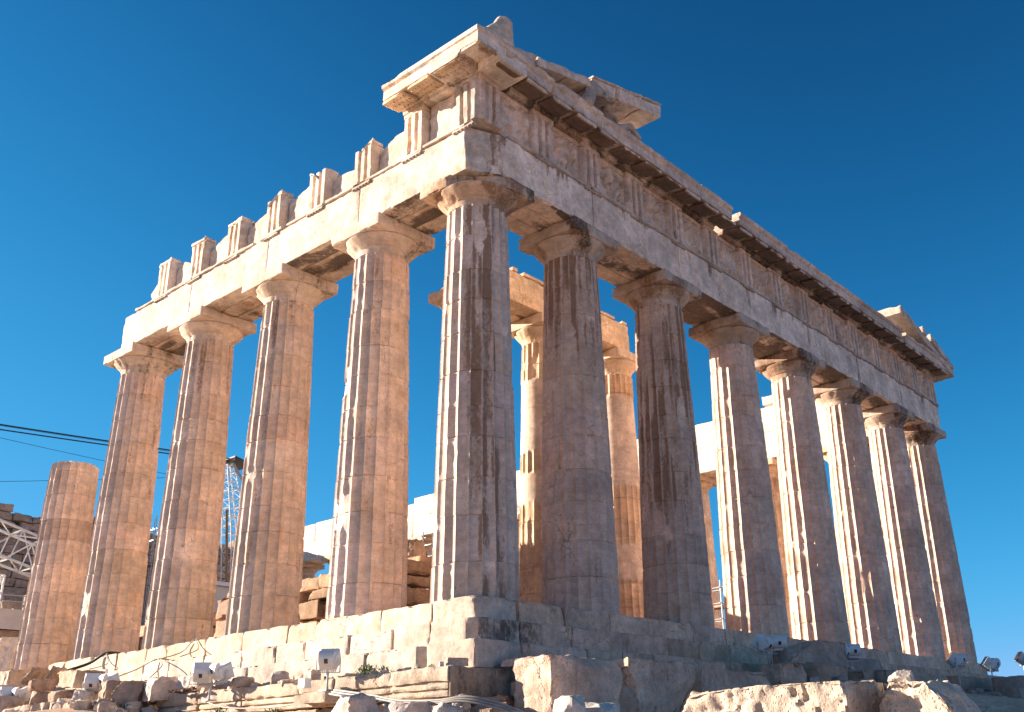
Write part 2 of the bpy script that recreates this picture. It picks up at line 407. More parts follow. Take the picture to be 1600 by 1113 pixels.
# ---- columns
NF, SPF = 20, 8
def column(cx, cy, z0, rb, rtp, H, seed, tint, pat, parent=temple, capital=True, aw=1.02, broken=None, smooth=(), spf=SPF, dz=.10, chipamt=1.0, drums=11, newd=(), captint=None, capwear=None, corner=False, gouge=5, lab=None, dark=(), honey=False):
    rg = random.Random(seed*13+1); npr = np.random.RandomState(seed)
    zneck = z0+H-.86
    ztop = broken if broken else zneck
    js = [z0+(zneck-z0)*(k/drums)+(rg.uniform(-.12, .12) if 0 < k < drums else 0) for k in range(drums+1)]
    zz = list(np.arange(z0, ztop, dz))+[ztop]
    for j in js[1:-1]:
        if j < ztop-.05: zz += [j-.014, j-.006, j+.006, j+.014]
    zz = np.array(sorted(zz)); 
    tt = (1-np.cos(np.linspace(0, math.pi, spf+1)[:-1]))/2*.75+np.linspace(0, 1, spf+1)[:-1]*.25
    th = np.concatenate([(k+tt)*2*math.pi/NF for k in range(NF)]); ft = np.tile(tt, NF); n = len(th)
    Z, TH = np.meshgrid(zz, th, indexing='ij'); FT = np.broadcast_to(ft, Z.shape)
    h = (Z-z0)/(zneck-z0); R0 = rb+(rtp-rb)*h+.017*np.sin(np.clip(h, 0, 1)*math.pi)
    P3 = np.stack([np.cos(TH)*2.2, np.sin(TH)*2.2, Z*1.0], -1)
    d = .074*R0*np.power(np.clip(1-(2*FT-1)**2, 0, 1), .72)
    # chipped arrises
    na = fbm(P3*np.array((2.6, 2.6, 3.2)), seed, 4)
    am = np.clip((na-.36)*2.6, 0, 1)*.6*chipamt
    arr = np.abs(2*FT-1)**5
    R = R0-d-arr*am*.052*R0
    # joints chipped
    jd = np.min(np.abs(Z[..., None]-np.array(js[1:-1])[None, None]), -1) if drums > 1 else Z*0+9
    nj = fbm(P3*1.7+9, seed+5, 3)
    R -= .020*(jd < .0075)*(.25+.75*(nj > -.15))
    R -= .028*np.clip((nj-.22)*2.2, 0, 1)*np.exp(-jd/.05)*chipamt
    di = np.searchsorted(js, zz, 'right')-1; di = np.clip(di, 0, drums-1)
    # gouges: broken out patches
    Gm = np.zeros_like(R)
    for g in range(gouge):
        t0 = rg.uniform(0, 2*math.pi); zc = z0+rg.uniform(.4, H-1.2) if rg.random() < .4 else rg.choice(js[1:-1])
        a, b = rg.uniform(.12, .30), rg.uniform(.2, .65); dep = rg.uniform(.05, .085)
        dt = (TH-t0+math.pi) % (2*math.pi)-math.pi
        q = (dt/a)**2+((Z-zc)/b)**2+.9*fbm(P3*3.4, seed+40+g, 4)
        k = sst(1.0, .85, q); R = R*(1-k)+np.minimum(R, R0-dep+.015*fbm(P3*4, seed+60, 3))*k; Gm = np.maximum(Gm, k)
    sm = np.zeros_like(R)
    for (a, b) in smooth:
        k = ((Z > a) & (Z < b)); R = np.where(k, R0-.022, R); sm = np.maximum(sm, k*1.0)
    ox = np.array([rg.uniform(-.007, .007) for _ in range(drums)])[di][:, None]; oy = np.array([rg.uniform(-.007, .007) for _ in range(drums)])[di][:, None]
    if broken: Z = np.where(Z > broken-.001, Z+0*Z, Z); R = np.where(Z > broken-.25, R*(1-.12*sst(broken-.25, broken, Z)*np.clip(fbm(P3*1.2, seed+8)+.4, 0, 1)), R)
    X = cx+np.cos(TH)*R+ox; Y = cy+np.sin(TH)*R+oy
    V = np.stack([X, Y, Z], -1).reshape(-1, 3); nz_ = len(zz); g = np.arange(nz_*n).reshape(nz_, n)
    F = np.stack([g[:-1], np.roll(g[:-1], -1, 1), np.roll(g[1:], -1, 1), g[1:]], -1).reshape(-1, 4).tolist()
    F.append(g[0][::-1].tolist()); F.append(g[-1].tolist())
    dt_ = []
    for k in range(drums):
        c = jit(tint, .085, rg)
        if k in newd: c = jit((.62, .54, .47), .04, rg)
        if k in dark: c = c*np.array((.84, .80, .78))
        dt_.append(c)
    T = np.array(dt_)[di][:, None, :]*np.ones((1, n, 1))
    T = np.where(sm[..., None] > .5, np.array((.64, .54, .45)), T)
    T = np.where(Gm[..., None] > .35, T*1.12, T)
    # single drum-and-flute cells weather apart from one another; honey side and grey side: painted warm bounce and cool skylight, partly east-facing patina
    FI = np.broadcast_to(np.repeat(np.arange(NF), spf), Z.shape); cell = npr.rand(drums, NF)[di][:, np.repeat(np.arange(NF), spf)]; cel2 = npr.rand(drums*3, NF)[np.clip((di*3+((zz*1.7).astype(int) % 3)), 0, drums*3-1)][:, np.repeat(np.arange(NF), spf)]
    T = T*(.93+.14*cell)[..., None]
    T = np.where((cel2 > .955)[..., None], T*1.16, T)
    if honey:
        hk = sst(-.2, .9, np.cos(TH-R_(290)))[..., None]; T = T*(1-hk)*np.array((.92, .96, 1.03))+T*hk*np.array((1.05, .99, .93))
    wv = pat(TH, Z, FT, np.stack([np.cos(TH)*2.2+FI*0, np.sin(TH)*2.2, Z], -1)+(FI*3.7)[..., None]*np.array((.0, .0, 1.0))*.35+.0) if pat is not None else np.zeros(Z.shape+(3,))
    wv = wv*(1-sm[..., None])*(1-.7*Gm[..., None])*(.55+.70*cell)[..., None]*(1-.6*arr)[..., None]
    nd = np.isin(di, list(newd))[:, None, None]; wv = np.where(nd, wv*.25, wv)
    m = MB(); m.add(V, F, T.reshape(-1, 3), wv.reshape(-1, 3))
    o = m.build('column', M_COL, parent, sharp=42)
    if lab: o['label'] = lab
    if not capital: return o
    c = MB(); ct = jit(tint if captint is None else captint, .05, rg)
    # echinus: fluted neck ends under annulets, then a straight flare under the abacus
    prof = [(rtp*.965, zneck-.0), (rtp*.975, zneck+.16), (rtp*1.03, zneck+.20), (rtp*1.015, zneck+.212), (rtp*1.05, zneck+.235), (rtp*1.04, zneck+.245), (rtp*1.08, zneck+.27),
            (rtp*1.15, zneck+.315), (rtp*1.235, zneck+.375), (rtp*1.305, zneck+.43), (rtp*1.345, zneck+.465), (rtp*1.36, zneck+.49), (rtp*1.33, zneck+.512)]
    ns = 80; a = np.arange(ns)*2*math.pi/ns
    V = []
    for r, z in prof:
        P = np.stack([np.cos(a)*2, np.sin(a)*2, a*0+z], 1); nn = fbm(P*3.2, seed+77, 4)
        k = np.clip((nn-.28)*3.0, 0, 1)*(.05 if z > zneck+.3 else .03)*chipamt
        V.append(np.stack([cx+np.cos(a)*(r-k), cy+np.sin(a)*(r-k), a*0+z], 1))
    V = np.concatenate(V); g = np.arange(len(prof)*ns).reshape(len(prof), ns)
    F = np.stack([g[:-1], np.roll(g[:-1], -1, 1), np.roll(g[1:], -1, 1), g[1:]], -1).reshape(-1, 4).tolist()+[g[0][::-1].tolist(), g[-1].tolist()]
    cw = capwear if capwear is not None else (.15, .1, 0)
    c.add(V, F, ct, cw)
    chops = []
    if corner: chops = [((cx-aw+.56, cy-aw+.56, zneck+.6), (-1, -1, .16))]
    block(c, (cx-aw, cy-aw, zneck+.512), (cx+aw, cy+aw, z0+H-.004), .045 if corner else .09, .05*chipamt, .006, ct*1.02, cw, seed+90, chops, chipth=.2)
    co_ = c.build('capital', M_COL, o, sharp=42)
    return o
# patina patterns: fn(theta, z, flute position, noise coords) -> wear (brown, black, pits)
def pat_east(s, top=.8, z0=6.0, facing=0.0, fa=R_(235)):
    def f(TH, Z, FT, P3):
        w = np.zeros(Z.shape+(3,)); n = fbm(P3*np.array((1.2, 1.2, .35)), s, 3); fl = np.clip(1-(2*FT-1)**4, 0, 1)
        w[..., 0] = top*sst(z0, z0+4.0, Z+2.2*n)*(.35+.65*sst(-.35, .35, fbm(P3*np.array((1.8, 1.8, .5)), s+9)))*(.4+.6*fl)+facing*sst(.75, .3, np.abs((TH-fa+math.pi) % (2*math.pi)-math.pi))*sst(-.3, .4, n)
        w[..., 1] = .24*sst(.15, .7, fbm(P3*np.array((1.6, 1.6, .5)), s+3, 3))*sst(1, 7, Z)*fl
        w[..., 0] += (.34 if top > .6 else .18)*sst(.0, .6, fbm(P3*np.array((.9, .9, .6)), s+5, 3))
        return w
    return f
def pat_south(s, a=.38):
    def f(TH, Z, FT, P3):
        w = np.zeros(Z.shape+(3,))
        w[..., 0] = a*sst(-.05, .6, fbm(P3*np.array((1.5, 1.5, .22)), s, 3))+.42*sst(7.2, 9.6, Z+.8*fbm(P3, s+2))*sst(-.2, .5, fbm(P3*np.array((2.5, 2.5, .3)), s+6, 3))
        w[..., 1] = .18*sst(.35, .8, fbm(P3*np.array((1.8, 1.8, .4)), s+3, 3))
        return w
    return f
def build_columns():
    capS = lambda Q: np.stack([.30*sst(-.1, .6, fbm(Q*np.array((1.5, 1.5, 1)), 3)), .45*sst(.1, .6, fbm(Q*np.array((1.3, 1.3, .8)), 4)), 0*Q[:, 0]], 1)
    capE = lambda Q: np.stack([.62*sst(-.35, .4, fbm(Q*np.array((1.5, 1.5, 1)), 13)), .62*sst(-.05, .4, fbm(Q*np.array((1.2, 1.2, .9)), 14)), 0*Q[:, 0]], 1)
    # corner
    column(1.02, 1.02, 0, .985, .76, 10.43, 1, (.60, .51, .45), pat_east(101, .50, 6.5, .80, R_(240)), aw=1.04, captint=(.56, .44, .34), capwear=capE, corner=True, gouge=5, lab='corner column with brown mottled patina and broken abacus')
    ES = [(1.0, 5.0, EGREY*.94, 1.0), (1.0, 2.2, EGREY*.94, 1.05), (.42, 6.0, EGREY*1.12, 1), (.36, 6.8, EGREY*1.16, 1.3), (.40, 6.5, EGREY*1.12, 1), (.36, 6.5, EGREY*1.12, 1), (.45, 6.0, EGREY*1.1, 1)]
    for i, x in enumerate(EX[1:]):
        t, z0, c, ch = ES[i]
        column(x, 1.02, 0, .965, .745, 10.43, 11+i, c, pat_east(110+i*9, t, z0), captint=PALE*.86, capwear=capE, chipamt=ch, gouge=3 if i != 3 else 7)
    SS = [(HONEY*1.02, ()), (HONEY*.98, (6,)), (HONEY*.98, ()), (HONEY, ())]
    for i, y in enumerate(SY[1:5]):
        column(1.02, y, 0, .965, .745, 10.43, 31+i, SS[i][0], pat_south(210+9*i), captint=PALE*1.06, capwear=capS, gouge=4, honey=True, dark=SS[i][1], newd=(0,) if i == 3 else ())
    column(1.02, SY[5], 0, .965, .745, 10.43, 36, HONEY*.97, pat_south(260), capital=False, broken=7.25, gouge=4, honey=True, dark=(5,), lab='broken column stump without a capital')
    # porch columns inside, patched with plain new marble
    pc = [(5.62, (), ()), (9.15, ((6.0, 8.55), (4.35, 5.35)), ()), (13.35, ((5.6, 9.0), (2.35, 3.5)), ())]
    for i, (x, sm, nd) in enumerate(pc):
        column(x, 6.05, .70, .83, .65, 10.02, 51+i, (.60, .46, .33), pat_south(300+i, .15), aw=.88, smooth=sm, captint=(.66, .55, .43), gouge=6, drums=12, spf=6)
    for i, x in enumerate((17.6, 21.8)):
        column(x, 6.1, .70, .83, .65, 10.02, 56+i, (.58, .45, .33), pat_south(310+i, .15), capital=False, broken=[3.0, 4.6][i], gouge=5, spf=5)
    # north colonnade: four different shafts, repeated
    protos = []
    for i, y in enumerate(NY):
        if i < 4:
            o = column(29.86, y, 0, .955, .745, 10.43, 61+i, [(.62, .50, .38), (.60, .46, .34), (.66, .58, .5), (.60, .46, .34)][i], pat_south(330+i, .2), spf=5, dz=.2, captint=(.66, .52, .38), smooth=[(), ((2.2, 3.4), (5.0, 5.6)), (), ((1.2, 3.0),)][i]); protos.append((o, y))
        else:
            src, ys = protos[(i*3+1) % 4]; c = copy_tree(src); c.location.y += y-ys
build_columns()

# ---- entablature
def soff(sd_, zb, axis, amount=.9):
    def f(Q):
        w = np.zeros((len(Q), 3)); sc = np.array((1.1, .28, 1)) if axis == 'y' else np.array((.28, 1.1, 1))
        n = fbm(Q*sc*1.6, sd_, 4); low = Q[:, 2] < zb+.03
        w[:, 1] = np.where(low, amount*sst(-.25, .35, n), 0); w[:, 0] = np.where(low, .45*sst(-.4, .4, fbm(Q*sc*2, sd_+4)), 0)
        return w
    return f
def arch_wear_e(Q):
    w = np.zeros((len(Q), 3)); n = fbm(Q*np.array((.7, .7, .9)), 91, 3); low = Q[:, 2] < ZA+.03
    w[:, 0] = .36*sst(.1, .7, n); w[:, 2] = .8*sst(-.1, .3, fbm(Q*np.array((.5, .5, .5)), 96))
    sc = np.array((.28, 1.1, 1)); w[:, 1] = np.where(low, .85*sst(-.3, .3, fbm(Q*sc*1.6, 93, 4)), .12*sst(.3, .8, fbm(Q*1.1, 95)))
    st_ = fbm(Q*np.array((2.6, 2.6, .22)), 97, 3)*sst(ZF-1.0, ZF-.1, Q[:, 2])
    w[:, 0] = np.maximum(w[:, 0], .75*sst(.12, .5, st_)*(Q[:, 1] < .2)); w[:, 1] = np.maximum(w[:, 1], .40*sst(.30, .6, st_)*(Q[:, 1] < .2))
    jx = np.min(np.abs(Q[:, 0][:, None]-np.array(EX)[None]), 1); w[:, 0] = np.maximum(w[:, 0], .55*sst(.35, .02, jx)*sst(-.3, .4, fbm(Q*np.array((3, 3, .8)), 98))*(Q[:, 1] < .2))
    # rain-washed brown stain down the broken corner
    w[:, 0] = np.maximum(w[:, 0], .70*sst(.42, .12, np.abs(Q[:, 0]-.62))*(Q[:, 1] < .4)*(Q[:, 2] > ZA+.25))
    return w
def build_architrave():
    rg = random.Random(8)
    # south: three slabs side by side, joints over the column axes
    ys = [.13, 4.70, 8.997, 13.293, 17.72]; m = MB()
    xs = [.13, .72, 1.32, 1.91]
    for i in range(4):
        for k in range(3):
            lo = (xs[k]+(.006 if k else 0), ys[i]+(.005 if i else (0 if k == 0 else 1.8)), ZA+rg.uniform(0, .012)); hi = (xs[k+1]-.006, ys[i+1]-.005, ZF-.10)
            if i == 0 and k > 0: lo = (lo[0], 1.93, lo[2])
            ch = []
            if i == 0 and k == 0: ch = [((.13, .58, 11), (-.46, -.89, .06))]
            if k == 0 and i in (1, 2): ch.append(((.13+.03, ys[i]+.1, ZF-.12), (-1, -.5, .9)))
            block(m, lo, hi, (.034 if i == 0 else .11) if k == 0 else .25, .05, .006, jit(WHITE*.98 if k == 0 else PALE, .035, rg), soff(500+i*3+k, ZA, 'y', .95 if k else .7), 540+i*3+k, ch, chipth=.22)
    block(m, (.62, .62, ZA+.03), (1.9, 1.9, ZF+.02), .3, 0, .01, PALE*.9, (.2, .2, 0), 557)
    # taenia and regulae with guttae, broken in places
    for (a, b) in ((.55, 2.1), (2.15, 4.4), (4.9, 6.2), (6.3, 8.1), (8.3, 9.5), (9.75, 13.2), (13.3, 16.9)):
        block(m, (.06, a, ZF-.098), (1.9, b, ZF), .12, .05, .004, jit(WHITE, .03, rg), (0, 0, 0), int(560+a*3), chipth=-.05)
    for y in TY:
        if y < .7: y = .62
        block(m, (.065, y-.38, ZF-.165), (.20, y+.38, ZF-.1), .12, .02, .003, WHITE*.97, (0, 0, 0), int(580+y))
        for q in range(6):
            yy = y-.33+q*.132; prism(m, [(.10+.03*math.cos(t), yy+.03*math.sin(t)) for t in np.linspace(0, 2*math.pi, 9)[:-1]], ZF-.20, ZF-.16, WHITE*.8)
    m.build('architrave', M_MAR, temple, 24)['label'] = 'sunlit pale architrave over the south columns'
    # east
    m = MB(); xe = EX[1:-1]; xj = [.14]+xe+[30.74]
    yy = [.13, .72, 1.32, 1.91]
    for i in range(7):
        for k in range(3):
            lo = (xj[i]+(.010 if i else 0), yy[k]+(.006 if k else 0), ZA+rg.uniform(0, .010)); hi = (xj[i+1]-.010, yy[k+1]-.006, ZF-.10)
            if i == 0: lo = (.74 if k == 0 else 1.93, lo[1], lo[2])
            if i == 6 and k: hi = (29.0, hi[1], hi[2])
            ch = []
            if i == 0 and k == 0: ch = [((.13, .58, 11), (-.46, -.89, .06)), ((4.66, .13, ZA), (1, -.4, -.7))]
            if k == 0 and i in (1, 3, 4): ch.append(((lo[0]+.03, .16, ZF-.2), (-1, -.8, .3)))
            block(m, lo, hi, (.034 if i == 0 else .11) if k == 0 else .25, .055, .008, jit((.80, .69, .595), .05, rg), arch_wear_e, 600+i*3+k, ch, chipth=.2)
    block(m, (29.02, 1.95, ZA), (30.74, 4.6, ZF-.1), .2, .03, .005, PALE, arch_wear_e, 640)
    for i, (a, b) in enumerate(((1.2, 2.4), (2.5, 4.62), (4.7, 9.0), (9.05, 13.3), (13.32, 17.5), (17.6, 21.9), (21.95, 26.1), (26.2, 30.80))):
        block(m, (a, .06, ZF-.098), (b, 1.9, ZF), .12, .06, .004, jit((.54, .47, .42), .04, rg), (.1, .12, 0), 650+i, chipth=.05)
    for x in TX:
        if x < 1: continue
        block(m, (x-.38, .065, ZF-.165), (x+.38, .20, ZF-.1), .12, .03, .003, (.5, .43, .38), (.2, .2, 0), int(660+x))
        for q in range(6):
            xx = x-.33+q*.132; prism(m, [(xx+.03*math.cos(t), .10+.03*math.sin(t)) for t in np.linspace(0, 2*math.pi, 9)[:-1]], ZF-.20, ZF-.16, (.4, .33, .28))
    m.build('architrave', M_MAR, temple, 24)['label'] = 'shaded weathered architrave over the east columns'
    # inner porch
    m = MB(); tp = (.66, .52, .37)
    def por(Q): return np.stack([.28*sst(.0, .7, fbm(Q*.9, 3)), .1+0*Q[:, 0], 0*Q[:, 0]], 1)
    for i, (a, b) in enumerate(((5.75, 9.14), (9.16, 13.36))):
        for k, (y0, y1) in enumerate(((5.30, 6.08), (6.10, 6.9))):
            ch = [((b-.05, y0, 11.9), (.8, -.3, .5))] if i else []
            block(m, (a, y0, 10.725), (b, y1, 11.80), .14, .06, .008, jit(tp, .04, rg), por, 690+i*2+k, ch)
    for i, (a, b) in enumerate(((5.9, 6.0), (6.1, 6.7), (6.95, 7.2), (7.5, 8.7), (10.6, 12.5), (12.95, 13.25))):
        block(m, (a, 5.27, 11.805), (b, 6.6, 11.90+rg.uniform(0, .06)), .1, .05, .008, jit(tp, .05, rg), por, 700+i)
    m.build('architrave', M_MAR, temple, 24)['label'] = 'honey coloured architrave of the inner porch'
    # north, rebuilt in fresh white marble
    m = MB(); yn = [4.62]+[8.997+4.296*k for k in range(10)]+[50.2]
    for i in range(len(yn)-1):
        block(m, (28.98, yn[i]+.008, ZA), (30.7, yn[i+1]-.008, ZF-.01), .3, .03, .006, jit((.80, .755, .69), .03, rg), (0, 0, .1), 720+i, chipth=.25)
        zt = ZC+rg.uniform(-.03, .12) if i != 7 else ZC-.4
        mid = (yn[i]+yn[i+1])/2
        block(m, (29.02, yn[i]+.01, ZF), (30.7, mid-.006, zt), .3, .05, .006, jit((.80, .75, .68), .03, rg), (0, 0, .15), 740+i, chipth=.15)
        block(m, (29.0, mid+.006, ZF), (30.7, yn[i+1]-.01, zt-.04), .3, .05, .006, jit((.80, .75, .68), .03, rg), (0, 0, .15), 760+i, chipth=.15)
    block(m, (29.1, 7.2, ZC+.13), (30.6, 8.35, ZC+.62), .2, .03, .004, (.78, .74, .68), (0, 0, 0), 780)
    block(m, (29.0, 2.0, ZF), (30.7, 4.6, ZC), .2, .05, .006, (.72, .64, .54), (0, 0, 0), 781)
    m.build('architrave', M_MAR, temple, 24)['label'] = 'fresh white beam over the far north columns'
TY = [.55, 2.55, 4.62, 6.70, 8.86, 11.0, 13.15, 15.24]
TX = [.55, 2.62]+[4.70+2.148*k for k in range(11)]+[28.26, 30.33]
build_architrave()

def triglyph(mb, w, h, dep, tint, seed, wear=(0, 0, 0), base=(0, 0, 0), axis='y', capz=.17):
    # plan profile: u across the face, d depth outwards (0 = metope plane, .11 = face)
    g = .15; F_ = .13; s = w/6.0
    def pl(dy):
        u = [(-w/2, -dep), (-w/2, F_-g), (-w/2+s*.5, F_)]
        for c in (-s, s): u += [(c-s*.52, F_), (c-s*.30, F_-g), (c+s*.30, F_-g), (c+s*.52, F_)]
        u += [(w/2-s*.5, F_), (w/2, F_-g), (w/2, -dep)]
        return u
    poly = pl(0)
    zs = np.linspace(0, h-capz, 12); n = len(poly); V = []
    for z in zs:
        for (u, d) in poly: V.append((u, d, z))
    V = np.array(V); nz = fbm(V*np.array((5, 5, 3)), seed, 3); k = np.clip((nz-.15)*1.8, 0, 1)*.035
    V[:, 1] -= k*(V[:, 1] > F_-.01)
    F = []
    for i in range(len(zs)-1):
        for j in range(n): F.append((i*n+j, i*n+(j+1) % n, (i+1)*n+(j+1) % n, (i+1)*n+j))
    F.append(tuple(range(n))[::-1]); F.append(tuple((len(zs)-1)*n+j for j in range(n)))
    def place(V):
        V = np.array(V, float)
        if axis == 'y': return np.stack([base[0]-V[:, 1], base[1]+V[:, 0], base[2]+V[:, 2]], 1)     # faces -x
        return np.stack([base[0]+V[:, 0], base[1]-V[:, 1], base[2]+V[:, 2]], 1)                    # faces -y
    mb.add(place(V), F, tint, wear)
    rgc = random.Random(seed); t = MB(); block(t, (-w/2-.006, -dep, h-capz+.001), (w/2+.006, F_+.012, h), .05, .05, .008, tint, wear, seed+3, [((rgc.choice((-1, 1))*w*.42, 0, h-.02), (rgc.choice((-1, 1))*.8, rgc.uniform(-.3, .6), rgc.uniform(.7, 1.4)))] if axis == 'y' and seed > 820 else [], chipth=-.05)
    mb.add(place(t.v[0]), t.f, tint, wear)
def relief(seed, w, h, nu, nv):
    rg = random.Random(seed); U, Vv = np.meshgrid(np.linspace(0, w, nu), np.linspace(0, h, nv), indexing='ij'); D = np.zeros_like(U)
    def cap(a, b, r, dep):
        nonlocal D
        ax_, ay = a; bx, by = b; L = (bx-ax_)**2+(by-ay)**2+1e-9
        t = np.clip(((U-ax_)*(bx-ax_)+(Vv-ay)*(by-ay))/L, 0, 1); q = np.hypot(U-ax_-t*(bx-ax_), Vv-ay-t*(by-ay))/r
        D = np.maximum(D, dep*np.sqrt(np.clip(1-q*q, 0, 1)))
    for k in range(2):
        cx = w*(.28+.42*k)+rg.uniform(-.05, .05); hip = (cx+rg.uniform(-.08, .08), h*.48); sh = (cx+rg.uniform(-.1, .1), h*.78)
        cap(hip, sh, .14, .2); cap(sh, (sh[0]+rg.uniform(-.25, .25), h*.6), .055, .08); cap(sh, (sh[0]+rg.uniform(-.3, .3), h*.85), .055, .08)
        for s_ in (-1, 1):
            kn = (hip[0]+s_*rg.uniform(.05, .22), h*.27); cap(hip, kn, .08, .12); cap(kn, (kn[0]+rg.uniform(-.12, .12), h*.05), .06, .09)
        if rg.random() < .5: cap((sh[0], h*.9), (sh[0]+.02, h*.92), .075, .10)
    P = np.stack([U, Vv, U*0+seed], -1); n = fbm(P*np.array((3.2, 3.2, 1)), seed, 3)
    D = 1.25*D*sst(-.45, .15, n)+.012*fbm(P*5, seed+4, 3)
    return U, Vv, D
def build_frieze():
    rg = random.Random(21)
    # backing course behind the east frieze
    m = MB()
    for i in range(8):
        a = (1.16 if i == 0 else .62+i*3.78); block(m, (a+.01, .50, ZF+.002), (.62+i*3.78+3.77, 1.8, ZC-.01), .5, .02, .004, PALE*.9, (0, 0, 0), 800+i)
    block(m, (.25, .25, ZF+.004), (1.15, 1.15, ZC-.02), .3, .0, .004, PALE*.95, (.1, .1, 0), 809)
    m.build('frieze_backing', M_MAR, temple)
    ws = lambda Q: np.stack([0*Q[:, 0], .0*Q[:, 0], 0*Q[:, 0]], 1)
    wsd = lambda Q: np.stack([.42*sst(-.1, .6, fbm(Q*np.array((1.5, 1.5, .7)), 7)), .22*sst(.1, .7, fbm(Q*1.2, 8)), .3+0*Q[:, 0]], 1)
    we = lambda Q: np.stack([.25*sst(.0, .7, fbm(Q*np.array((1.5, 1.5, .6)), 5)), .34*sst(.0, .6, fbm(Q*np.array((1.8, 1.8, .5)), 6)), .2+0*Q[:, 0]], 1)
    for i, y in enumerate(TY):
        m = MB()
        tn = jit(WHITE*.95, .03, rg) if i == 0 else jit((.68, .60, .51), .05, rg)
        if i == 0: triglyph(m, .80, ZC-ZF, .35, tn, 820, ws, (.24, y+.02, ZF+.002), 'y')
        else:
            triglyph(m, .845*rg.uniform(.95, 1.02), ZC-ZF-rg.uniform(0, .14), .28, tn, 820+i, ws, (.24, y, ZF+.002), 'y')
            hb = 1.25+rg.uniform(-.16, .08)
            block(m, (.535, y-.40, ZF+.003), (1.15+rg.uniform(-.1, .1), y+.40, ZF+hb), .10, .07, .02, jit((.52, .42, .33), .06, rg), wsd, 830+i, [((.9, y, ZF+hb-.02), (rg.uniform(-.3, .5), rg.uniform(-.6, .6), 1))], chipth=-.05)
        m.build('triglyph', M_MAR, temple)
        if i < len(TY)-1:
            a, b = y+.43, TY[i+1]-.43; m = MB(); hh = 1.34 if i == 0 else rg.uniform(.92, 1.15)
            ch = [] if i == 0 else [((.4, (a+b)/2, ZF+hh-.10), (-.1, rg.choice((-1, 1))*rg.uniform(.15, .55), 1)), ((.4, b-.2, ZF+hh-.15), (-.1, .7, 1))]
            block(m, (.30+(.04 if i else 0), a+.01, ZF+.003), (.86, b-.01, ZF+hh), .08, .07, .022, jit((.72, .64, .55), .04, rg), (0, 0, .7), 850+i, ch, pit=.014, chipth=-.05)
            m.build('metope', M_LIM if i else M_MAR, temple)
    m = MB()
    block(m, (.36, 15.68, ZF+.003), (.95, 16.45, ZF+.86), .09, .08, .02, (.66, .58, .49), (0, 0, .5), 870, [((.4, 16.2, ZF+.7), (0, .8, 1))])
    m.build('metope', M_MAR, temple)
    for i, x in enumerate(TX):
        m = MB(); triglyph(m, .80 if i == 0 else .845, ZC-ZF, .26, jit((.68, .56, .48), .05, rg), 880+i, we, (x+(.02 if i == 0 else 0), .24, ZF+(.009 if i == 0 else .002)), 'x')
        m.build('triglyph', M_MAR, temple)
        if i < len(TX)-1:
            a, b = x+.43, TX[i+1]-.43; w = b-a; nu, nv = 34, 34; U, Vv, D = relief(900+i, w, 1.19, nu, nv)
            V = np.stack([a+U, .27-D, ZF+.003+Vv], -1).reshape(-1, 3); g = np.arange(nu*nv).reshape(nu, nv)
            F = np.stack([g[:-1, :-1], g[1:, :-1], g[1:, 1:], g[:-1, 1:]], -1).reshape(-1, 4).tolist()
            m = MB(); tn = jit((.64, .54, .465), .05, rg); m.add(V, F, tn, we)
            box(m, (a, .285, ZF+.003), (b, .45, ZF+1.19), tn, (0, 0, 0))
            block(m, (a, .22, ZF+1.192), (b, .45, ZC), .12, .02, .003, tn*1.04, we, 930+i)
            m.build('metope', M_MAR, temple)
build_frieze()

# ---- cornice: section swept along a run; o = outward from frieze face, z from the top of the frieze
SEC = [(-1.0, 0.0), (.03, 0.0), (.05, .09), (.11, .10), (.11, .17), (.67, .12), (.67, .085), (.74, .085), (.74, .36), (.72, .375), (.80, .43), (.82, .50), (.80, .56), (-1.0, .58)]
def cornice_run(mb, a, b, axis, tint, seed, res=.12, chip=.10, wear=(0, 0, 0), sec=SEC, clean=False, dz=0):
    # densify section
    S2 = []
    for i, p in enumerate(sec):
        q = sec[(i+1) % len(sec)]; n = max(1, int(math.hypot(q[0]-p[0], q[1]-p[1])/.14))
        for k in range(n): S2.append((p[0]+(q[0]-p[0])*k/n, p[1]+(q[1]-p[1])*k/n))
    S2 = np.array(S2); n = len(S2); us = np.linspace(a, b, max(2, int(abs(b-a)/res)+1)); V = []
    for u in us: V.append(np.stack([np.full(n, u), -S2[:, 0], S2[:, 1]], 1))
    V = np.concatenate(V)
    if not clean:
        nz = fbm(V*np.array((1.7, 1.2, 1.2)), seed, 4); edge = sst(.45, .8, -V[:, 1])
        low = np.exp(-np.abs(V[:, 2])/.12)+np.exp(-np.abs(V[:, 2]-.56)/.10)
        V[:, 1] += chip*np.clip((nz-.0)*1.6, 0, 1.3)*edge*np.clip(low, 0, 1)
        V[:, 2] += chip*.7*np.clip((nz-.05)*1.5, 0, 1)*edge*np.exp(-np.abs(V[:, 2])/.1)-chip*.6*np.clip(nz*1.5, 0, 1)*edge*np.exp(-np.abs(V[:, 2]-.56)/.12)
        V += (fbm(V*4, seed+5, 2)*.012)[:, None]*np.array((0, 1, .5))
    F = []
    for i in range(len(us)-1):
        for j in range(n): F.append((i*n+j, i*n+(j+1) % n, (i+1)*n+(j+1) % n, (i+1)*n+j))
    F.append(tuple(range(n))[::-1]); F.append(tuple((len(us)-1)*n+j for j in range(n)))
    Q = cplace(V, axis, dz); mb.add(Q, F, tint, wear)
def cplace(V, axis, dz=0):
    V = np.array(V, float)
    if axis == 'x': return np.stack([V[:, 0], .13+V[:, 1], ZC+dz+V[:, 2]], 1)
    return np.stack([.13+V[:, 1], V[:, 0], ZC+dz+V[:, 2]], 1)
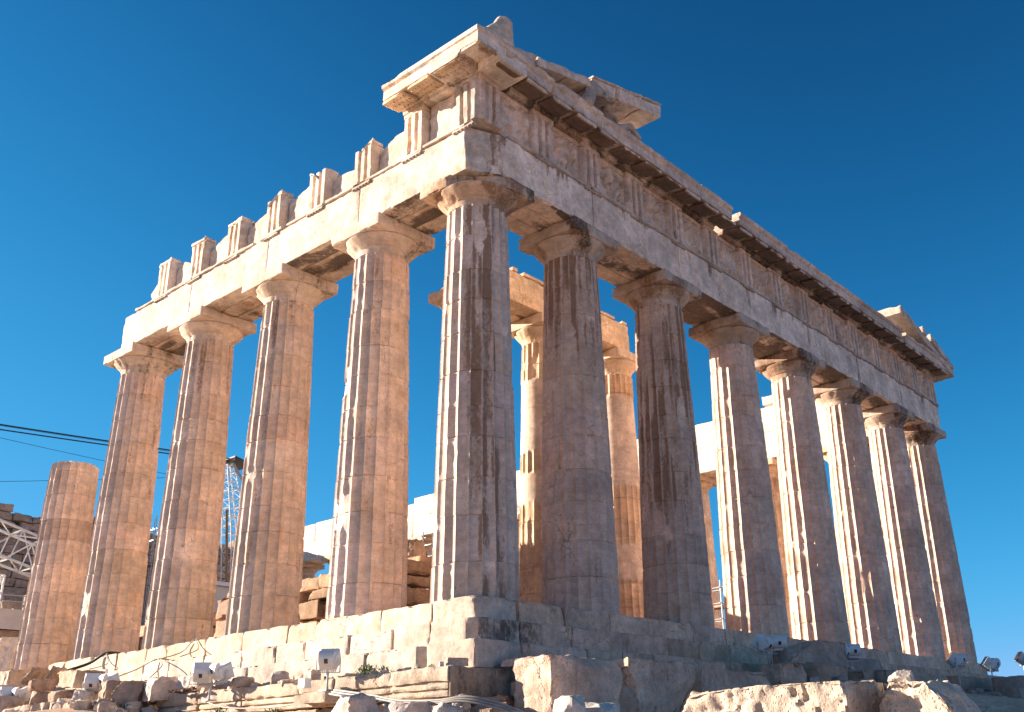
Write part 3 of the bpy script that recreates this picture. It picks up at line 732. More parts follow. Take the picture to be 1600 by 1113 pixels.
def mutules(mb, cs, axis, tint, wear, w=.80, gut=True, dz=0, crust=None):
    for c in cs:
        t = MB(); block(t, (c-w/2, -.735, -.055), (c+w/2, -.13, .06), .09, .03, .006, tint, wear, int(c*37)+7, chipth=.0)
        V = t.v[0].copy(); V[:, 2] += .085*(1-(-V[:, 1]-.13)/.6)+.02
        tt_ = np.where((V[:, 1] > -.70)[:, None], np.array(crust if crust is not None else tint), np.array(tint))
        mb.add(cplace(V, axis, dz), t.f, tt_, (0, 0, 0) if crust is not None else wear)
        if gut:
            for r in range(3):
                for q in range(6):
                    u = c-w/2+.07+q*(w-.14)/5; o = .22+r*.19; z = -.035+.085*(1-(o-.13)/.6)
                    pl = [(u+.026*math.cos(t_), -o+.026*math.sin(t_)) for t_ in np.linspace(0, 2*math.pi, 8)[:-1]]
                    p = MB(); prism(p, pl, z-.035, z, tint); mb.add(cplace(p.v[0], axis, dz), p.f, tint, wear)
def build_cornice():
    rg = random.Random(31)
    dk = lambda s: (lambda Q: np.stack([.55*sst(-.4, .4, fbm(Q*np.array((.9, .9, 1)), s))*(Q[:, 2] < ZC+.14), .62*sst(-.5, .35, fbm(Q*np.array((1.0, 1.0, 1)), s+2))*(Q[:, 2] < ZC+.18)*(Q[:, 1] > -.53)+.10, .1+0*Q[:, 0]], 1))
    dks = lambda Q: np.stack([.40*sst(-.2, .5, fbm(Q*1.2, 71))*(Q[:, 2] < ZC+.14), .25*sst(.1, .6, fbm(Q*1.5, 73))*(Q[:, 2] < ZC+.14), 0*Q[:, 0]], 1)
    clean = (0, 0, 0)
    # south return, clean restored stone with a crowning moulding
    m = MB()
    # mitred corner piece done as one L by running south return to the corner and the east run starting behind it
    cornice_run(m, -.63, 1.9, 'y', (.80, .75, .68), 1000, .2, 0, clean, clean=True)
    cornice_run(m, 1.91, 2.95, 'y', (.68, .58, .48), 1001, .10, .12, dks)
    mutules(m, [.62, 1.62, 2.6], 'y', (.62, .50, .36), dks)
    m.build('cornice', M_MAR, temple)['label'] = 'clean restored cornice returning along the south side'
    m = MB()
    cornice_run(m, -.629, 1.25, 'x', (.66, .58, .515), 1005, .12, .05, dk(81), clean=False)
    cornice_run(m, 1.26, 2.2, 'x', (.62, .54, .475), 1006, .08, .14, dk(82))
    for i, (a, b) in enumerate(((2.21, 3.2), (3.21, 4.3), (4.31, 5.9), (5.91, 7.6), (7.61, 9.4), (9.41, 11.3))):
        cornice_run(m, a, b, 'x', jit((.63, .54, .475), .06, rg), 1010+i, .09, .09 if a < 4.4 else .035, dk(84+i), dz=rg.uniform(-.01, .01))
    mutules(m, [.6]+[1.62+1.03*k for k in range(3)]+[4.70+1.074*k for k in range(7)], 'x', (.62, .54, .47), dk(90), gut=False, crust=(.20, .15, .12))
    m.build('cornice', M_MAR, temple)
    m = MB()
    x = 11.78; i = 0
    while x < 25.4:
        b = min(25.45, x+rg.uniform(1.0, 2.2)); 
        if 25.45-b < .6: b = 25.45
        cornice_run(m, x, b-.01, 'x', jit((.62, .53, .465), .06, rg), 1030+i, .10, .045, dk(100+i), dz=rg.uniform(-.015, .02)); x = b; i += 1
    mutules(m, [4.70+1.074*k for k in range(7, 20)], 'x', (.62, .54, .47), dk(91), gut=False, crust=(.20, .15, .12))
    m.build('cornice', M_MAR, temple)
    m = MB()
    for i, (a, b) in enumerate(((25.75, 27.9), (27.91, 29.6), (29.61, 31.5))):
        cornice_run(m, a, b, 'x', jit((.64, .55, .485), .05, rg), 1060+i, .12, .06, dk(110+i), dz=-.03)
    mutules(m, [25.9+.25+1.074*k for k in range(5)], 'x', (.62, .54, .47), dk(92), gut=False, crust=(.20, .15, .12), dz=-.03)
    m.build('cornice', M_MAR, temple)
    # pediment remains
    rz = lambda x: 13.62+.267*x
    def raking(m, x0, x1, th, y0, y1, tint, seed, f, off=0, res=.12, chip=.05):
        t = MB(); block(t, (x0, y0, -th), (x1, y1, 0), res, chip, .01, tint, (0, 0, 0), seed)
        V = t.v[0].copy(); V[:, 2] += f(V[:, 0])+off
        m.add(V, t.f, tint, lambda Q: np.stack([.35*sst(-.1, .5, fbm(Q*1.1, seed)), .30*sst(.0, .6, fbm(Q*1.3, seed+1)), .1+0*Q[:, 0]], 1))
    m = MB()
    raking(m, .35, 1.50, .42, -.66, .9, (.56, .50, .44), 1100, rz, .02, chip=.10)
    for i, (a, b) in enumerate(((1.56, 2.75), (2.76, 3.85), (3.86, 5.05), (5.06, 6.25), (6.26, 7.35))):
        raking(m, a, b, .29 if i < 2 else .42, -.66, 1.0, jit((.64, .555, .485) if i < 4 else (.72, .65, .57), .04, rg), 1101+i, rz, rg.uniform(-.02, .02), chip=.06 if i < 4 else .02)
    for i, (a, b) in enumerate(((3.86, 5.05), (5.06, 6.25), (6.26, 7.36))):
        raking(m, a, b, .07, -.72, -.5, (.60, .53, .47), 1120+i, rz, .065)
    m.build('raking_cornice', M_MAR, temple)
    m = MB()
    rzN = lambda x: 13.62+.267*(30.88-x)
    for i, (a, b) in enumerate(((25.7, 28.2), (28.21, 30.0), (30.01, 31.45))):
        raking(m, a, b, .40, -.66, 1.6, jit((.60, .53, .46), .04, rg), 1130+i, rzN, 0)
    for i, (a, b) in enumerate(((28.0, 28.45), (28.9, 29.7), (29.71, 30.6), (30.61, 31.5))):
        raking(m, a, b, .36, -.70, .3, jit((.58, .5, .44), .05, rg), 1140+i, rzN, [.30, .42, .38, .30][i], chip=.09)
    m.build('raking_cornice', M_MAR, temple)
    # tympanum wall blocks
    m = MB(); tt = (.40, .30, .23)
    def ty(m, x0, x1, f, sd_, y0=.75):
        t = MB(); block(t, (x0, y0, 0), (x1, y0+.6, 1), .2, .02, .008, tt, (0, 0, 0), sd_); V = t.v[0].copy()
        V[:, 2] = ZC+.581+V[:, 2]*np.clip(f(V[:, 0])-.41-ZC-.581, .01, 9)
        m.add(V, t.f, jit(tt, .06, rg), lambda Q: np.stack([.5*sst(-.2, .5, fbm(Q*.9, sd_)), .2+0*Q[:, 0], 0*Q[:, 0]], 1))
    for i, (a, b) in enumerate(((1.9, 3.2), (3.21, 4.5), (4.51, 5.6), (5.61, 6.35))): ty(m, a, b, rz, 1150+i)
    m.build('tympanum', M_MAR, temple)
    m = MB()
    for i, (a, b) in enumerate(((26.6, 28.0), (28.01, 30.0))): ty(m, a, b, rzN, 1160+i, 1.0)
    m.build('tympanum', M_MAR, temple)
build_cornice()

# ---- interior remains
def build_interior():
    rg = random.Random(77)
    def stack(y0, y1, x0, x1, tops, base, sd_, lab):
        z = .70; m = MB()
        for k, (h, nb) in enumerate(tops):
            L = (y1-y0)/nb
            for q in range(nb):
                a = y0+q*L
                if k == len(tops)-1 and rg.random() < .25: continue
                block(m, (x0+rg.uniform(-.12, .12), a+.02, z+.004), (x1+rg.uniform(-.2, .2), a+L-.02, z+h-rg.uniform(0, .06)), .14, .12, .03, jit(base, .1, rg), (.25, .12, .2), sd_+k*20+q, [((x0, a+L*.5, z+h), (rg.uniform(-1, 1), rg.uniform(-1, 1), rg.uniform(.6, 1.6)))] if rg.random() < .2 else [])
            z += h
        m.build('cella_wall', M_RUB, temple, 26)['label'] = lab
    stack(9.2, 14.6, 6.0, 7.2, [(.62, 5), (.62, 4), (.36, 3), (.50, 5)], (.44, .31, .21), 1200, 'broken brown wall stub behind the second south column')
    stack(14.8, 19.5, 6.0, 7.3, [(1.15, 4), (.70, 3), (.30, 3)], (.46, .33, .25), 1300, 'reddish wall stub between the second and third south columns')
    stack(20.5, 27, 6.2, 7.4, [(.55, 6), (.52, 5), (.52, 5)], (.46, .34, .25), 1400, 'low brown wall stub behind the fourth south column')
    stack(29, 44, 5.0, 6.2, [(1.1, 9), (.52, 10), (.52, 10), (.52, 9), (.52, 8), (.52, 8)], (.46, .36, .28), 1500, 'tall brown stub of wall far behind the column stump')
    m = MB(); z = .70
    for k in range(24):
        x = 4.6; zt = z+.50
        while x < 27:
            L = rg.uniform(.9, 1.7); xm = x+L/2
            top = 11.9+.55*vn(np.array((xm*.45, 3.1, 0.)), 6)-.7*math.exp(-((xm-18.5)/2.5)**2)+.5*math.exp(-((xm-8.8)/1.0)**2)
            if z < top:
                block(m, (x+.015, 50.3+rg.uniform(-.12, .12), z), (x+L-.015, 51.6, zt-.012), .3, .10, .03, jit((.40, .33, .28), .16, rg), (.15, .3, .2), 1700+k*30+int(x), [((xm, 50.4, zt), (rg.uniform(-1, 1), -.5, 1))] if rg.random() < .25 or z > top-.55 else [])
            x += L
        z += .5
    m.build('ruined_wall', M_RUB, temple)['label'] = 'grey ragged inner wall far behind the south columns'
build_interior()

# ================================================================== SCULPTURE AND LOOSE STONE
def sphere_pts(c, r, nu=10, nv=7):
    V = [(0, 0, 1)]; 
    for i in range(1, nv):
        p = math.pi*i/nv
        for k in range(nu): V.append((math.sin(p)*math.cos(2*math.pi*k/nu), math.sin(p)*math.sin(2*math.pi*k/nu), math.cos(p)))
    V.append((0, 0, -1)); F = [(0, 1+k, 1+(k+1) % nu) for k in range(nu)]
    for i in range(nv-2):
        for k in range(nu): F.append((1+i*nu+k, 1+(i+1)*nu+k, 1+(i+1)*nu+(k+1) % nu, 1+i*nu+(k+1) % nu))
    L = len(V)-1; o = 1+(nv-2)*nu
    F += [(L, o+(k+1) % nu, o+k) for k in range(nu)]
    r = np.array(r if hasattr(r, '__len__') else (r, r, r)); return np.array(V)*r+np.array(c), F
def blob(name, caps, voxel, mat, tint, wear=(0, 0, 0), rough=.012, base=(0, 0, 0), seed=0):
    """capsule chains fused into one continuous carved surface"""
    m = MB()
    for (p0, p1, r0, r1) in caps:
        p0, p1 = np.array(p0, float), np.array(p1, float); n = max(2, int(np.linalg.norm(p1-p0)/(min(r0, r1)*.35))+1)
        for t in np.linspace(0, 1, n): V, F = sphere_pts(p0+(p1-p0)*t, r0+(r1-r0)*t); m.add(V, F)
    me = bpy.data.meshes.new('tmp'); me.from_pydata(np.concatenate(m.v).tolist(), [], m.f); o = bpy.data.objects.new('tmp', me); S.collection.objects.link(o)
    md = o.modifiers.new('r', 'REMESH'); md.mode = 'VOXEL'; md.voxel_size = voxel
    sm = o.modifiers.new('s', 'SMOOTH'); sm.iterations = 3; sm.factor = .5
    dg = bpy.context.evaluated_depsgraph_get(); ev = bpy.data.meshes.new_from_object(o.evaluated_get(dg))
    V = np.empty(len(ev.vertices)*3); ev.vertices.foreach_get('co', V); V = V.reshape(-1, 3); F = [tuple(p.vertices) for p in ev.polygons]
    bpy.data.objects.remove(o); bpy.data.meshes.remove(me); bpy.data.meshes.remove(ev)
    V = V+(fbm(V*5, seed, 3)*rough)[:, None]
    b = MB(); b.add(V, F, tint, wear); return b.build(name, mat, None, sharp=60, base=base)
def build_sculpture():
    zc = ZC+.58
    b = np.array((4.02, -.60, zc))
    caps = [((-.34, .05, .06), (-.10, .02, .50), .24, .165), ((-.10, .02, .50), (-.02, 0, .74), .165, .13), ((-.04, 0, .76), (.34, -.04, .70), .135, .105), ((.34, -.04, .70), (.62, -.06, .60), .105, .085), ((.02, 0, .62), (.30, -.04, .60), .12, .08),
            ((-.14, -.05, .86), (-.11, -.06, .97), .04, .02), ((-.14, .09, .86), (-.11, .10, .97), .04, .02), ((-.40, .05, .25), (-.22, .04, .62), .07, .06), ((-.22, .04, .62), (-.12, .03, .86), .06, .05), ((.56, -.06, .53), (.63, -.06, .52), .055, .045)]
    o = blob('horse_head', [(b+np.array(p), b+np.array(q), r, s) for p, q, r, s in caps], .035, M_MAR, (.42, .39, .35), (.15, .35, 0), base=tuple(b), seed=5)
    tag(o, 'worn carved horse head under the raking cornice of the east gable', 'statue')
    b = np.array((5.75, -.42, zc))
    caps = [((-.55, .25, .18), (-.25, .2, .25), .20, .20), ((-.55, .25, .25), (-.62, .3, .62), .20, .17), ((-.62, .3, .62), (-.62, .3, .74), .08, .07), ((-.62, .3, .78), (-.61, .3, .84), .10, .10), ((-.3, .12, .20), (.12, -.06, .42), .14, .11), ((.12, -.06, .42), (.42, -.16, .12), .10, .07), ((-.3, .3, .18), (.25, .25, .14), .13, .10), ((.25, .25, .14), (.7, .2, .09), .10, .07), ((-.66, .12, .6), (-.5, -.05, .30), .07, .06)]
    o = blob('reclining_figure', [(b+np.array(p), b+np.array(q), r, s) for p, q, r, s in caps], .035, M_MAR, (.50, .43, .37), (.15, .15, 0), base=tuple(b), seed=8)
    tag(o, 'worn reclining stone figure with a raised knee in the east gable', 'statue')
    m = MB(); block(m, (7.15, -.05, zc), (7.85, .65, zc+.62), .06, .10, .03, (.54, .46, .38), (.1, .1, .5), 2100, [((7.7, 0, zc+.6), (1, -.4, 1)), ((7.2, 0, zc+.55), (-1, 0, .8))], pit=.02)
    tag(m.build('carved_block', M_RUB, None, base=(7.5, .3, zc)), 'rough upright broken block on the cornice right of the reclining figure', 'stone block')
    b = np.array((.38, -.30, 13.74)); caps = [((-.45, 0, .18), (.30, 0, .20), .20, .26), ((-.20, 0, .34), (.20, 0, .74), .24, .25), ((.22, 0, .85), (.28, 0, .24), .27, .25), ((-.02, -.03, .66), (.14, -.02, .92), .14, .17)]
    o = blob('lion_head_fragment', [(b+np.array(p), b+np.array(q), r, s) for p, q, r, s in caps], .035, M_MAR, (.60, .53, .45), (.1, .12, .2), .03, base=tuple(b), seed=11)
    tag(o, 'weathered carved fragment on the very top corner of the cornice', 'statue')
build_sculpture()

def rock(name, label, cat, c, w, ztop, zbot, seed, dep=None, rz=0, rx=0, ry=0, tint=LIME, mat=None, nch=6, wear=(.08, .12, .3), rough=.02, pit=0, cut=.80, group=None, res=None):
    m = MB(); h = ztop-zbot; dep = w*.8 if dep is None else dep
    rock_into(m, (c[0], c[1], (ztop+zbot)/2), (w, dep, h), seed, rz, rx, ry, nch, res, tint, wear, rough, pit, cut)
    return tag(m.build(name, mat or M_RUB, None, sharp=20, base=(c[0], c[1], zbot)), label, cat, group)
def build_rocks():
    P = (.60, .50, .41); B = (.45, .345, .265); Wt = (.74, .69, .63); G = (.50, .46, .43); D = (.60, .45, .36)
    R = rock
    # ---- south rubble bank
    R('stone_slab', 'short thick slab lying left of the long slab in the south rubble', 'stone block', (-2.5, 13.65), .95, -.90, -1.22, 1, .6, R_(70), 0, 0, B, nch=3, cut=.9)
    R('stone_slab', 'long brown slab with a pointed left end below the broken steps', 'stone block', (-2.4, 11.75), 1.75, -.80, -1.25, 2, .75, R_(82), 0, R_(-3), B, nch=3, cut=.9)
    R('stone_block', 'brown block wedged below the short thick slab', 'stone block', (-2.75, 12.9), .7, -1.26, -2.0, 3, .6, R_(60), 0, 0, B, nch=4)
    R('stone_block', 'layered brown block below the middle of the long slab', 'stone block', (-2.75, 11.75), .66, -1.30, -2.0, 4, .6, R_(80), 0, 0, B, nch=4)
    R('stone_block', 'pale stone with a bright left face below the right end of the long slab', 'stone block', (-2.7, 10.6), .55, -1.33, -2.0, 5, .5, R_(35), 0, 0, Wt, nch=5)
    R('stone_block', 'broken end block of the top step below the column stump', 'stone block', (-.9, 18.8), 1.5, -.30, -1.6, 6, 1.3, R_(4), 0, 0, P, nch=4, cut=.92)
    R('stone_block', 'low pale block at the left edge below the column stump', 'stone block', (-2.0, 16.9), 1.2, -.85, -2.0, 7, 1.0, R_(12), 0, 0, P, nch=4, cut=.9)
    R('stone_slab', 'tilted brown flagstone leaning against the end of the steps', 'stone block', (-1.75, 15.9), .75, -.40, -.95, 8, .16, R_(35), R_(35), 0, B, nch=2, cut=.95)
    R('stone_slab', 'second tilted flagstone behind the first at the end of the steps', 'stone block', (-1.5, 15.2), .7, -.42, -.98, 9, .16, R_(35), R_(35), 0, B, nch=2, cut=.95)
    R('stone_block', 'small white square stone low in the south rubble bank', 'stone block', (-2.95, 11.1), .36, -1.53, -2.0, 10, .3, R_(20), 0, 0, Wt, nch=3, cut=.9)
    R('boulder', 'rounded brown boulder at the left end of the grooved ledge', 'rock', (-2.4, 9.0), .85, -1.22, -2.1, 11, .7, R_(40), 0, 0, B, nch=9, cut=.72)
    R('boulder', 'big pale boulder beside the rounded brown boulder', 'rock', (-2.0, 8.35), 1.1, -1.14, -1.75, 12, .8, R_(75), 0, 0, (.70, .61, .53), nch=7, cut=.78)
    R('stone_block', 'pale squarish block with bright left edges on the grooved ledge', 'stone block', (-1.85, 7.2), .95, -1.18, -1.56, 13, .5, R_(90), 0, 0, Wt, nch=3, cut=.9)
    R('timber_beam', 'dark rusty beam lying on the ledge left of the twin floodlight', 'beam', (-2.3, 6.9), 1.1, -1.50, -1.605, 14, .14, R_(90), 0, 0, (.12, .06, .04), nch=0)
    R('boulder', 'small pointed stone right of the twin floodlight', 'rock', (-1.85, 5.2), .62, -1.36, -1.62, 15, .5, R_(80), 0, 0, P, nch=8, cut=.7)
    R('boulder', 'brown boulder on the left behind the second twin floodlight', 'rock', (-2.6, 9.55), .6, -1.20, -2.0, 16, .5, R_(80), 0, 0, B, nch=6)
    R('boulder', 'grey shaded boulder in the bottom left corner', 'rock', (-2.95, 14.7), .8, -1.28, -2.0, 17, .7, R_(15), 0, 0, G, nch=6)
    R('boulder', 'low grey boulder under the stacked slabs at the bottom edge', 'rock', (-3.1, 11.6), 1.2, -1.62, -2.1, 18, .7, R_(80), 0, 0, G, nch=7)
    R('boulder', 'rough wide boulder at the bottom edge under the brown boulder', 'rock', (-2.8, 9.3), 1.5, -1.72, -2.3, 19, .8, R_(85), 0, 0, P, nch=7, rough=.04)
    R('boulder', 'blue-grey faceted stone on the ledge left of the single floodlight', 'rock', (-1.78, 4.0), .56, -1.32, -1.61, 20, .4, R_(60), 0, 0, G, nch=9, cut=.72)
    R('boulder', 'low brownish stone on the ledge behind the single floodlight', 'rock', (-1.75, 3.0), .72, -1.36, -1.61, 21, .4, R_(85), 0, 0, P, nch=7, cut=.75)
    R('stone_fragment', 'roundish broken stone on the corner of the grooved ledge', 'rock', (-1.75, -1.3), .42, -1.42, -1.61, 22, .26, R_(-30), 0, 0, P, nch=5)
    R('stone_fragment', 'tiny bright stones at the left of the ledge corner', 'rock', (-2.0, -1.15), .22, -1.49, -1.61, 23, .12, R_(60), 0, 0, Wt, nch=4)
    # ---- bottom edge, south corner
    R('boulder', 'big jagged grey-white boulder at the bottom edge below the single floodlight', 'rock', (-3.1, -.15), 1.35, -2.06, -2.85, 24, .8, R_(75), 0, 0, (.62, .58, .54), nch=12, cut=.66, rough=.05)
    R('boulder', 'rough pale boulder at the bottom edge left of the ledge corner', 'rock', (-2.9, -1.3), 1.0, -2.22, -2.9, 25, .7, R_(60), 0, 0, (.64, .59, .54), nch=9, rough=.06)
    R('boulder', 'low pale boulder at the bottom edge under the ledge corner', 'rock', (-2.75, -2.15), .85, -2.30, -2.95, 26, .6, R_(40), 0, 0, (.64, .57, .50), nch=9, rough=.06)
    R('boulder', 'sloping brown stone at the bottom edge right of the ledge corner', 'rock', (-2.0, -2.4), .6, -2.24, -2.95, 27, .5, R_(10), 0, 0, B, nch=7)
    R('stone_fragment', 'small pale peaked stone under the overhanging ledge corner', 'rock', (-2.3, -2.0), .34, -2.10, -2.5, 28, .26, R_(20), 0, 0, Wt, nch=7, cut=.7)
    # ---- east side
    m = MB(); W1 = lambda Q: np.stack([.2+0*Q[:, 0], .38*sst(.05, .6, fbm(Q*1.6, 3)), .8+0*Q[:, 0]], 1)
    block(m, (-1.62, -3.40, -3.2), (.50, -2.5, -1.50), .045, .12, .035, (.72, .55, .44), W1, 2201, [((-1.60, -3.3, -1.54), (-.7, -.4, 1)), ((-.9, -3.36, -1.58), (.1, -.8, .55)), ((.40, -3.4, -1.9), (1, -.35, -.45))], pit=.02, crag=.06)
    tag(m.build('limestone_block', M_LIM, None, sharp=26, base=(-.56, -2.95, -3.2)), 'large cracked limestone block with a sunlit left face below the east steps', 'stone block')
    m = MB()
    block(m, (.55, -3.40, -3.2), (2.98, -2.5, -1.45), .045, .12, .035, (.72, .545, .44), W1, 2202, [((.70, -3.4, -1.9), (-1, -.35, -.40)), ((2.9, -3.4, -1.8), (1, -.5, .22)), ((1.6, -3.4, -2.25), (.3, -1, -.55))], pit=.02, crag=.06)
    tag(m.build('limestone_block', M_LIM, None, sharp=26, base=(1.76, -2.95, -3.2)), 'limestone block with a broken lower face next to the large cracked block', 'stone block')
    m = MB()
    block(m, (3.02, -3.38, -3.2), (3.95, -2.5, -1.40), .05, .12, .03, (.70, .54, .44), W1, 2203, [((3.12, -3.4, -1.7), (-1, -.5, .3))], pit=.02, crag=.06)
    tag(m.build('limestone_block', M_LIM, None, sharp=26, base=(3.5, -2.95, -3.2)), 'tall smooth faced limestone block third from the lit corner', 'stone block')
    R('stone_fragment', 'wedge shaped fragment caught in the gap of the cracked block', 'rock', (.56, -3.22), .55, -1.78, -3.0, 29, .45, R_(30), 0, R_(14), (.60, .45, .35), nch=9, cut=.66)
    R('limestone_block', 'shaded block set back behind the third limestone block', 'stone block', (4.95, -2.85), 2.0, -1.50, -2.9, 30, .9, R_(-4), 0, 0, D, mat=M_LIM, nch=3, cut=.92)
    R('stone_slab', 'thin pinkish slab left of the large cracked block', 'stone block', (-.75, -1.75), .5, -1.44, -1.61, 31, .3, R_(10), 0, 0, (.62, .52, .46), nch=3, cut=.9)
    R('stone_fragment', 'small brown stone between the floodlight and the large cracked block', 'rock', (-.86, -2.0), .34, -1.86, -2.2, 32, .3, R_(30), 0, 0, B, nch=6)
    R('stone_block', 'flat shaded ledge stone carrying the small brown stone', 'stone block', (-1.25, -2.0), 1.0, -2.10, -2.9, 33, .7, R_(5), 0, 0, (.40, .31, .24), nch=3, cut=.92)
    R('stone_fragment', 'long pale stone lying behind the pole of the corner floodlight', 'rock', (-1.1, -2.55), .62, -2.20, -2.9, 34, .4, R_(5), 0, 0, (.58, .48, .40), nch=5)
    R('boulder', 'bright white stone at the bottom edge before the large cracked block', 'rock', (-1.95, -4.05), .56, -2.25, -2.9, 35, .5, R_(40), 0, 0, (.78, .73, .66), nch=9, cut=.7)
    R('boulder', 'white peaked stone at the bottom edge right of the bright one', 'rock', (-1.40, -4.25), .58, -2.32, -2.9, 36, .5, R_(15), 0, 0, (.76, .71, .65), nch=8, cut=.7)
    R('rock_outcrop', 'large dark rock with a ragged top below the middle of the east steps', 'rock', (8.75, -2.75), 2.3, -.62, -2.6, 37, 1.1, R_(-6), 0, 0, (.48, .385, .33), nch=9, cut=.76, rough=.06)
    R('rock_outcrop', 'layered overhanging rock in front of the large dark rock', 'rock', (8.6, -3.2), 1.8, -1.22, -1.66, 38, .9, R_(8), R_(4), 0, (.50, .37, .28), nch=6, cut=.8, rough=.05)
    R('stone_block', 'squarish dark stone under the overhanging rock', 'stone block', (8.7, -3.15), 1.6, -1.66, -2.4, 39, .7, R_(4), 0, 0, D, nch=4)
    R('stone_block', 'low shaded block between the limestone blocks and the dark rock', 'stone block', (6.95, -3.1), 1.0, -1.27, -2.6, 40, .7, R_(-10), 0, 0, D, nch=5, cut=.85)
    R('rock_outcrop', 'smooth sloping grey rock right of the large dark rock', 'rock', (12.3, -2.4), 2.1, -.86, -2.4, 41, 1.0, R_(-10), 0, 0, (.48, .40, .36), nch=8, cut=.78)
    R('stone_block', 'narrow upright shaded block right of the overhanging rock', 'stone block', (11.2, -3.05), .62, -1.24, -2.4, 42, .5, 0, 0, 0, (.47, .37, .31), nch=2, cut=.95)
    R('stone_block', 'wider upright shaded block behind the white triangular stone', 'stone block', (12.95, -2.95), .95, -1.17, -2.4, 43, .6, 0, 0, 0, (.47, .375, .31), nch=2, cut=.95)
    R('stone_block', 'long dark block row lying in front of the far east steps', 'stone block', (16.2, -2.6), 3.4, -1.10, -2.2, 44, .9, R_(-3), 0, 0, D, nch=4, cut=.9)
    R('stone_block', 'brownish shaded block further along the far east steps', 'stone block', (20.4, -2.5), 3.2, -1.06, -2.2, 45, .9, R_(2), 0, 0, (.47, .36, .29), nch=4, cut=.9)
    R('stone_block', 'last shaded block of the row at the far end of the east steps', 'stone block', (24.3, -2.4), 3.2, -.98, -2.2, 46, .9, R_(-2), 0, 0, D, nch=4, cut=.9)
    R('stone_slab', 'pale bluish flat slab on the dark ground at the lower right', 'stone block', (14.5, -3.7), .95, -1.48, -1.95, 47, .6, R_(-20), R_(10), 0, (.52, .50, .50), nch=5)
    R('stone_fragment', 'small bluish stone next to the flat bluish slab', 'rock', (15.7, -3.6), .5, -1.55, -1.95, 48, .4, R_(25), 0, 0, (.54, .52, .52), nch=7)
    R('timber_beam', 'dark weathered beam lying on the ground before the far east steps', 'beam', (19.4, -3.4), 2.6, -1.52, -1.72, 49, .3, R_(3), 0, 0, (.10, .09, .085), nch=1, cut=.95)
    R('boulder', 'round shaded boulder at the bottom edge on the right', 'rock', (13.6, -5.1), 1.15, -1.88, -2.9, 50, 1.0, R_(20), 0, 0, (.48, .40, .345), nch=12, cut=.66)
    R('boulder', 'dark low boulder at the bottom edge left of the round boulder', 'rock', (11.9, -5.2), 1.0, -2.12, -2.9, 51, .8, R_(50), 0, 0, D, nch=9)
    R('stone_slab', 'large flat topped slab at the right edge', 'stone block', (21.2, -4.2), 2.6, -1.12, -2.2, 52, 1.2, R_(-5), 0, 0, (.44, .37, .33), nch=4, cut=.88)
    R('stone_fragment', 'small flat stone resting before the large slab at the right edge', 'rock', (18.9, -4.6), .9, -1.55, -2.0, 53, .5, R_(5), 0, 0, (.46, .39, .34), nch=5)
    R('boulder', 'distant low hump of rock beside the last column', 'rock', (32.2, -3.2), 2.6, -.62, -2.2, 54, 1.6, 0, 0, 0, D, nch=9)
    # fluted drum lying at the right edge
    m = MB(); n = 96; a = np.arange(n)*2*math.pi/n; r = .62-.035*np.abs(np.sin(a*10)); V = []
    for z in np.linspace(-2.6, -1.93, 10):
        P = np.stack([np.cos(a)*r, np.sin(a)*r, a*0+z], 1); k = np.clip(fbm(P*3, 5)-.1, 0, 1)*.06
        V.append(np.stack([17.6+np.cos(a)*(r-k), -5.05+np.sin(a)*(r-k), a*0+z], 1))
    V = np.concatenate(V); g = np.arange(10*n).reshape(10, n); F = np.stack([g[:-1], np.roll(g[:-1], -1, 1), np.roll(g[1:], -1, 1), g[1:]], -1).reshape(-1, 4).tolist()+[g[0][::-1].tolist(), g[-1].tolist()]
    m.add(V, F, (.46, .39, .34), (.1, .1, .3)); tag(m.build('column_drum', M_RUB, None, base=(17.6, -5.05, -2.6)), 'fluted column drum standing on the ground at the right edge', 'column drum')
    # ---- sunlit foreground blocks of pitted limestone
    for (nm, lo, hi, sd_, lab, ch) in (
        ('limestone_block', (-6.0, -10.62, -3.75), (-4.7, -8.45, -2.50), 2301, 'long sunlit pitted limestone block in the foreground with a rounded left end', [((-6.0, -8.95, -2.53), (-.5, 1, .62)), ((-5.95, -9.7, -2.47), (-.6, .15, 1)), ((-5.9, -10.55, -2.5), (-.5, -1, .5))]),
        ('limestone_block', (-5.75, -12.1, -3.8), (-4.6, -10.72, -2.53), 2302, 'sunlit pitted foreground block with a slanting shaded right side', [((-5.7, -10.9, -2.55), (-.5, 1, .9)), ((-5.3, -11.2, -2.62), (.1, -1, .75)), ((-5.75, -11.0, -2.56), (-1, 0, .8))])):
        m = MB(); block(m, lo, hi, .024, .06, .012, (.62, .545, .455), (.16, .05, .8), sd_, ch, pit=.032, crag=.07, bev=.006)
        tag(m.build(nm, M_LIM, None, sharp=32, base=((lo[0]+hi[0])/2, (lo[1]+hi[1])/2, lo[2])), lab, 'stone block')
    R('stone_fragment', 'small white triangular stone on top of the foreground blocks', 'rock', (-5.22, -10.78), .22, -2.42, -2.56, 55, .16, R_(100), 0, 0, (.68, .60, .52), nch=7, cut=.6)
    # stacked pieces on the peristyle floor
    R('boulder', 'round topped brown boulder on the wall stack right of the second column', 'rock', (8.6, 11.8), 1.1, 4.02, 3.3, 56, .9, R_(20), 0, 0, (.46, .34, .25), nch=9)
    m = MB(); block(m, (8.0, 10.6, 2.86), (9.4, 12.9, 3.28), .1, .08, .015, (.50, .36, .24), (.2, .1, .2), 2401); block(m, (8.06, 10.65, 2.70), (9.3, 12.8, 2.86), .12, .05, .01, (.46, .33, .22), (.2, .1, .2), 2402)
    tag(m.build('moulded_slab', M_RUB, None, base=(8.7, 11.7, 2.7)), 'brown moulded slab carried by rough blocks behind the corner column', 'stone block')
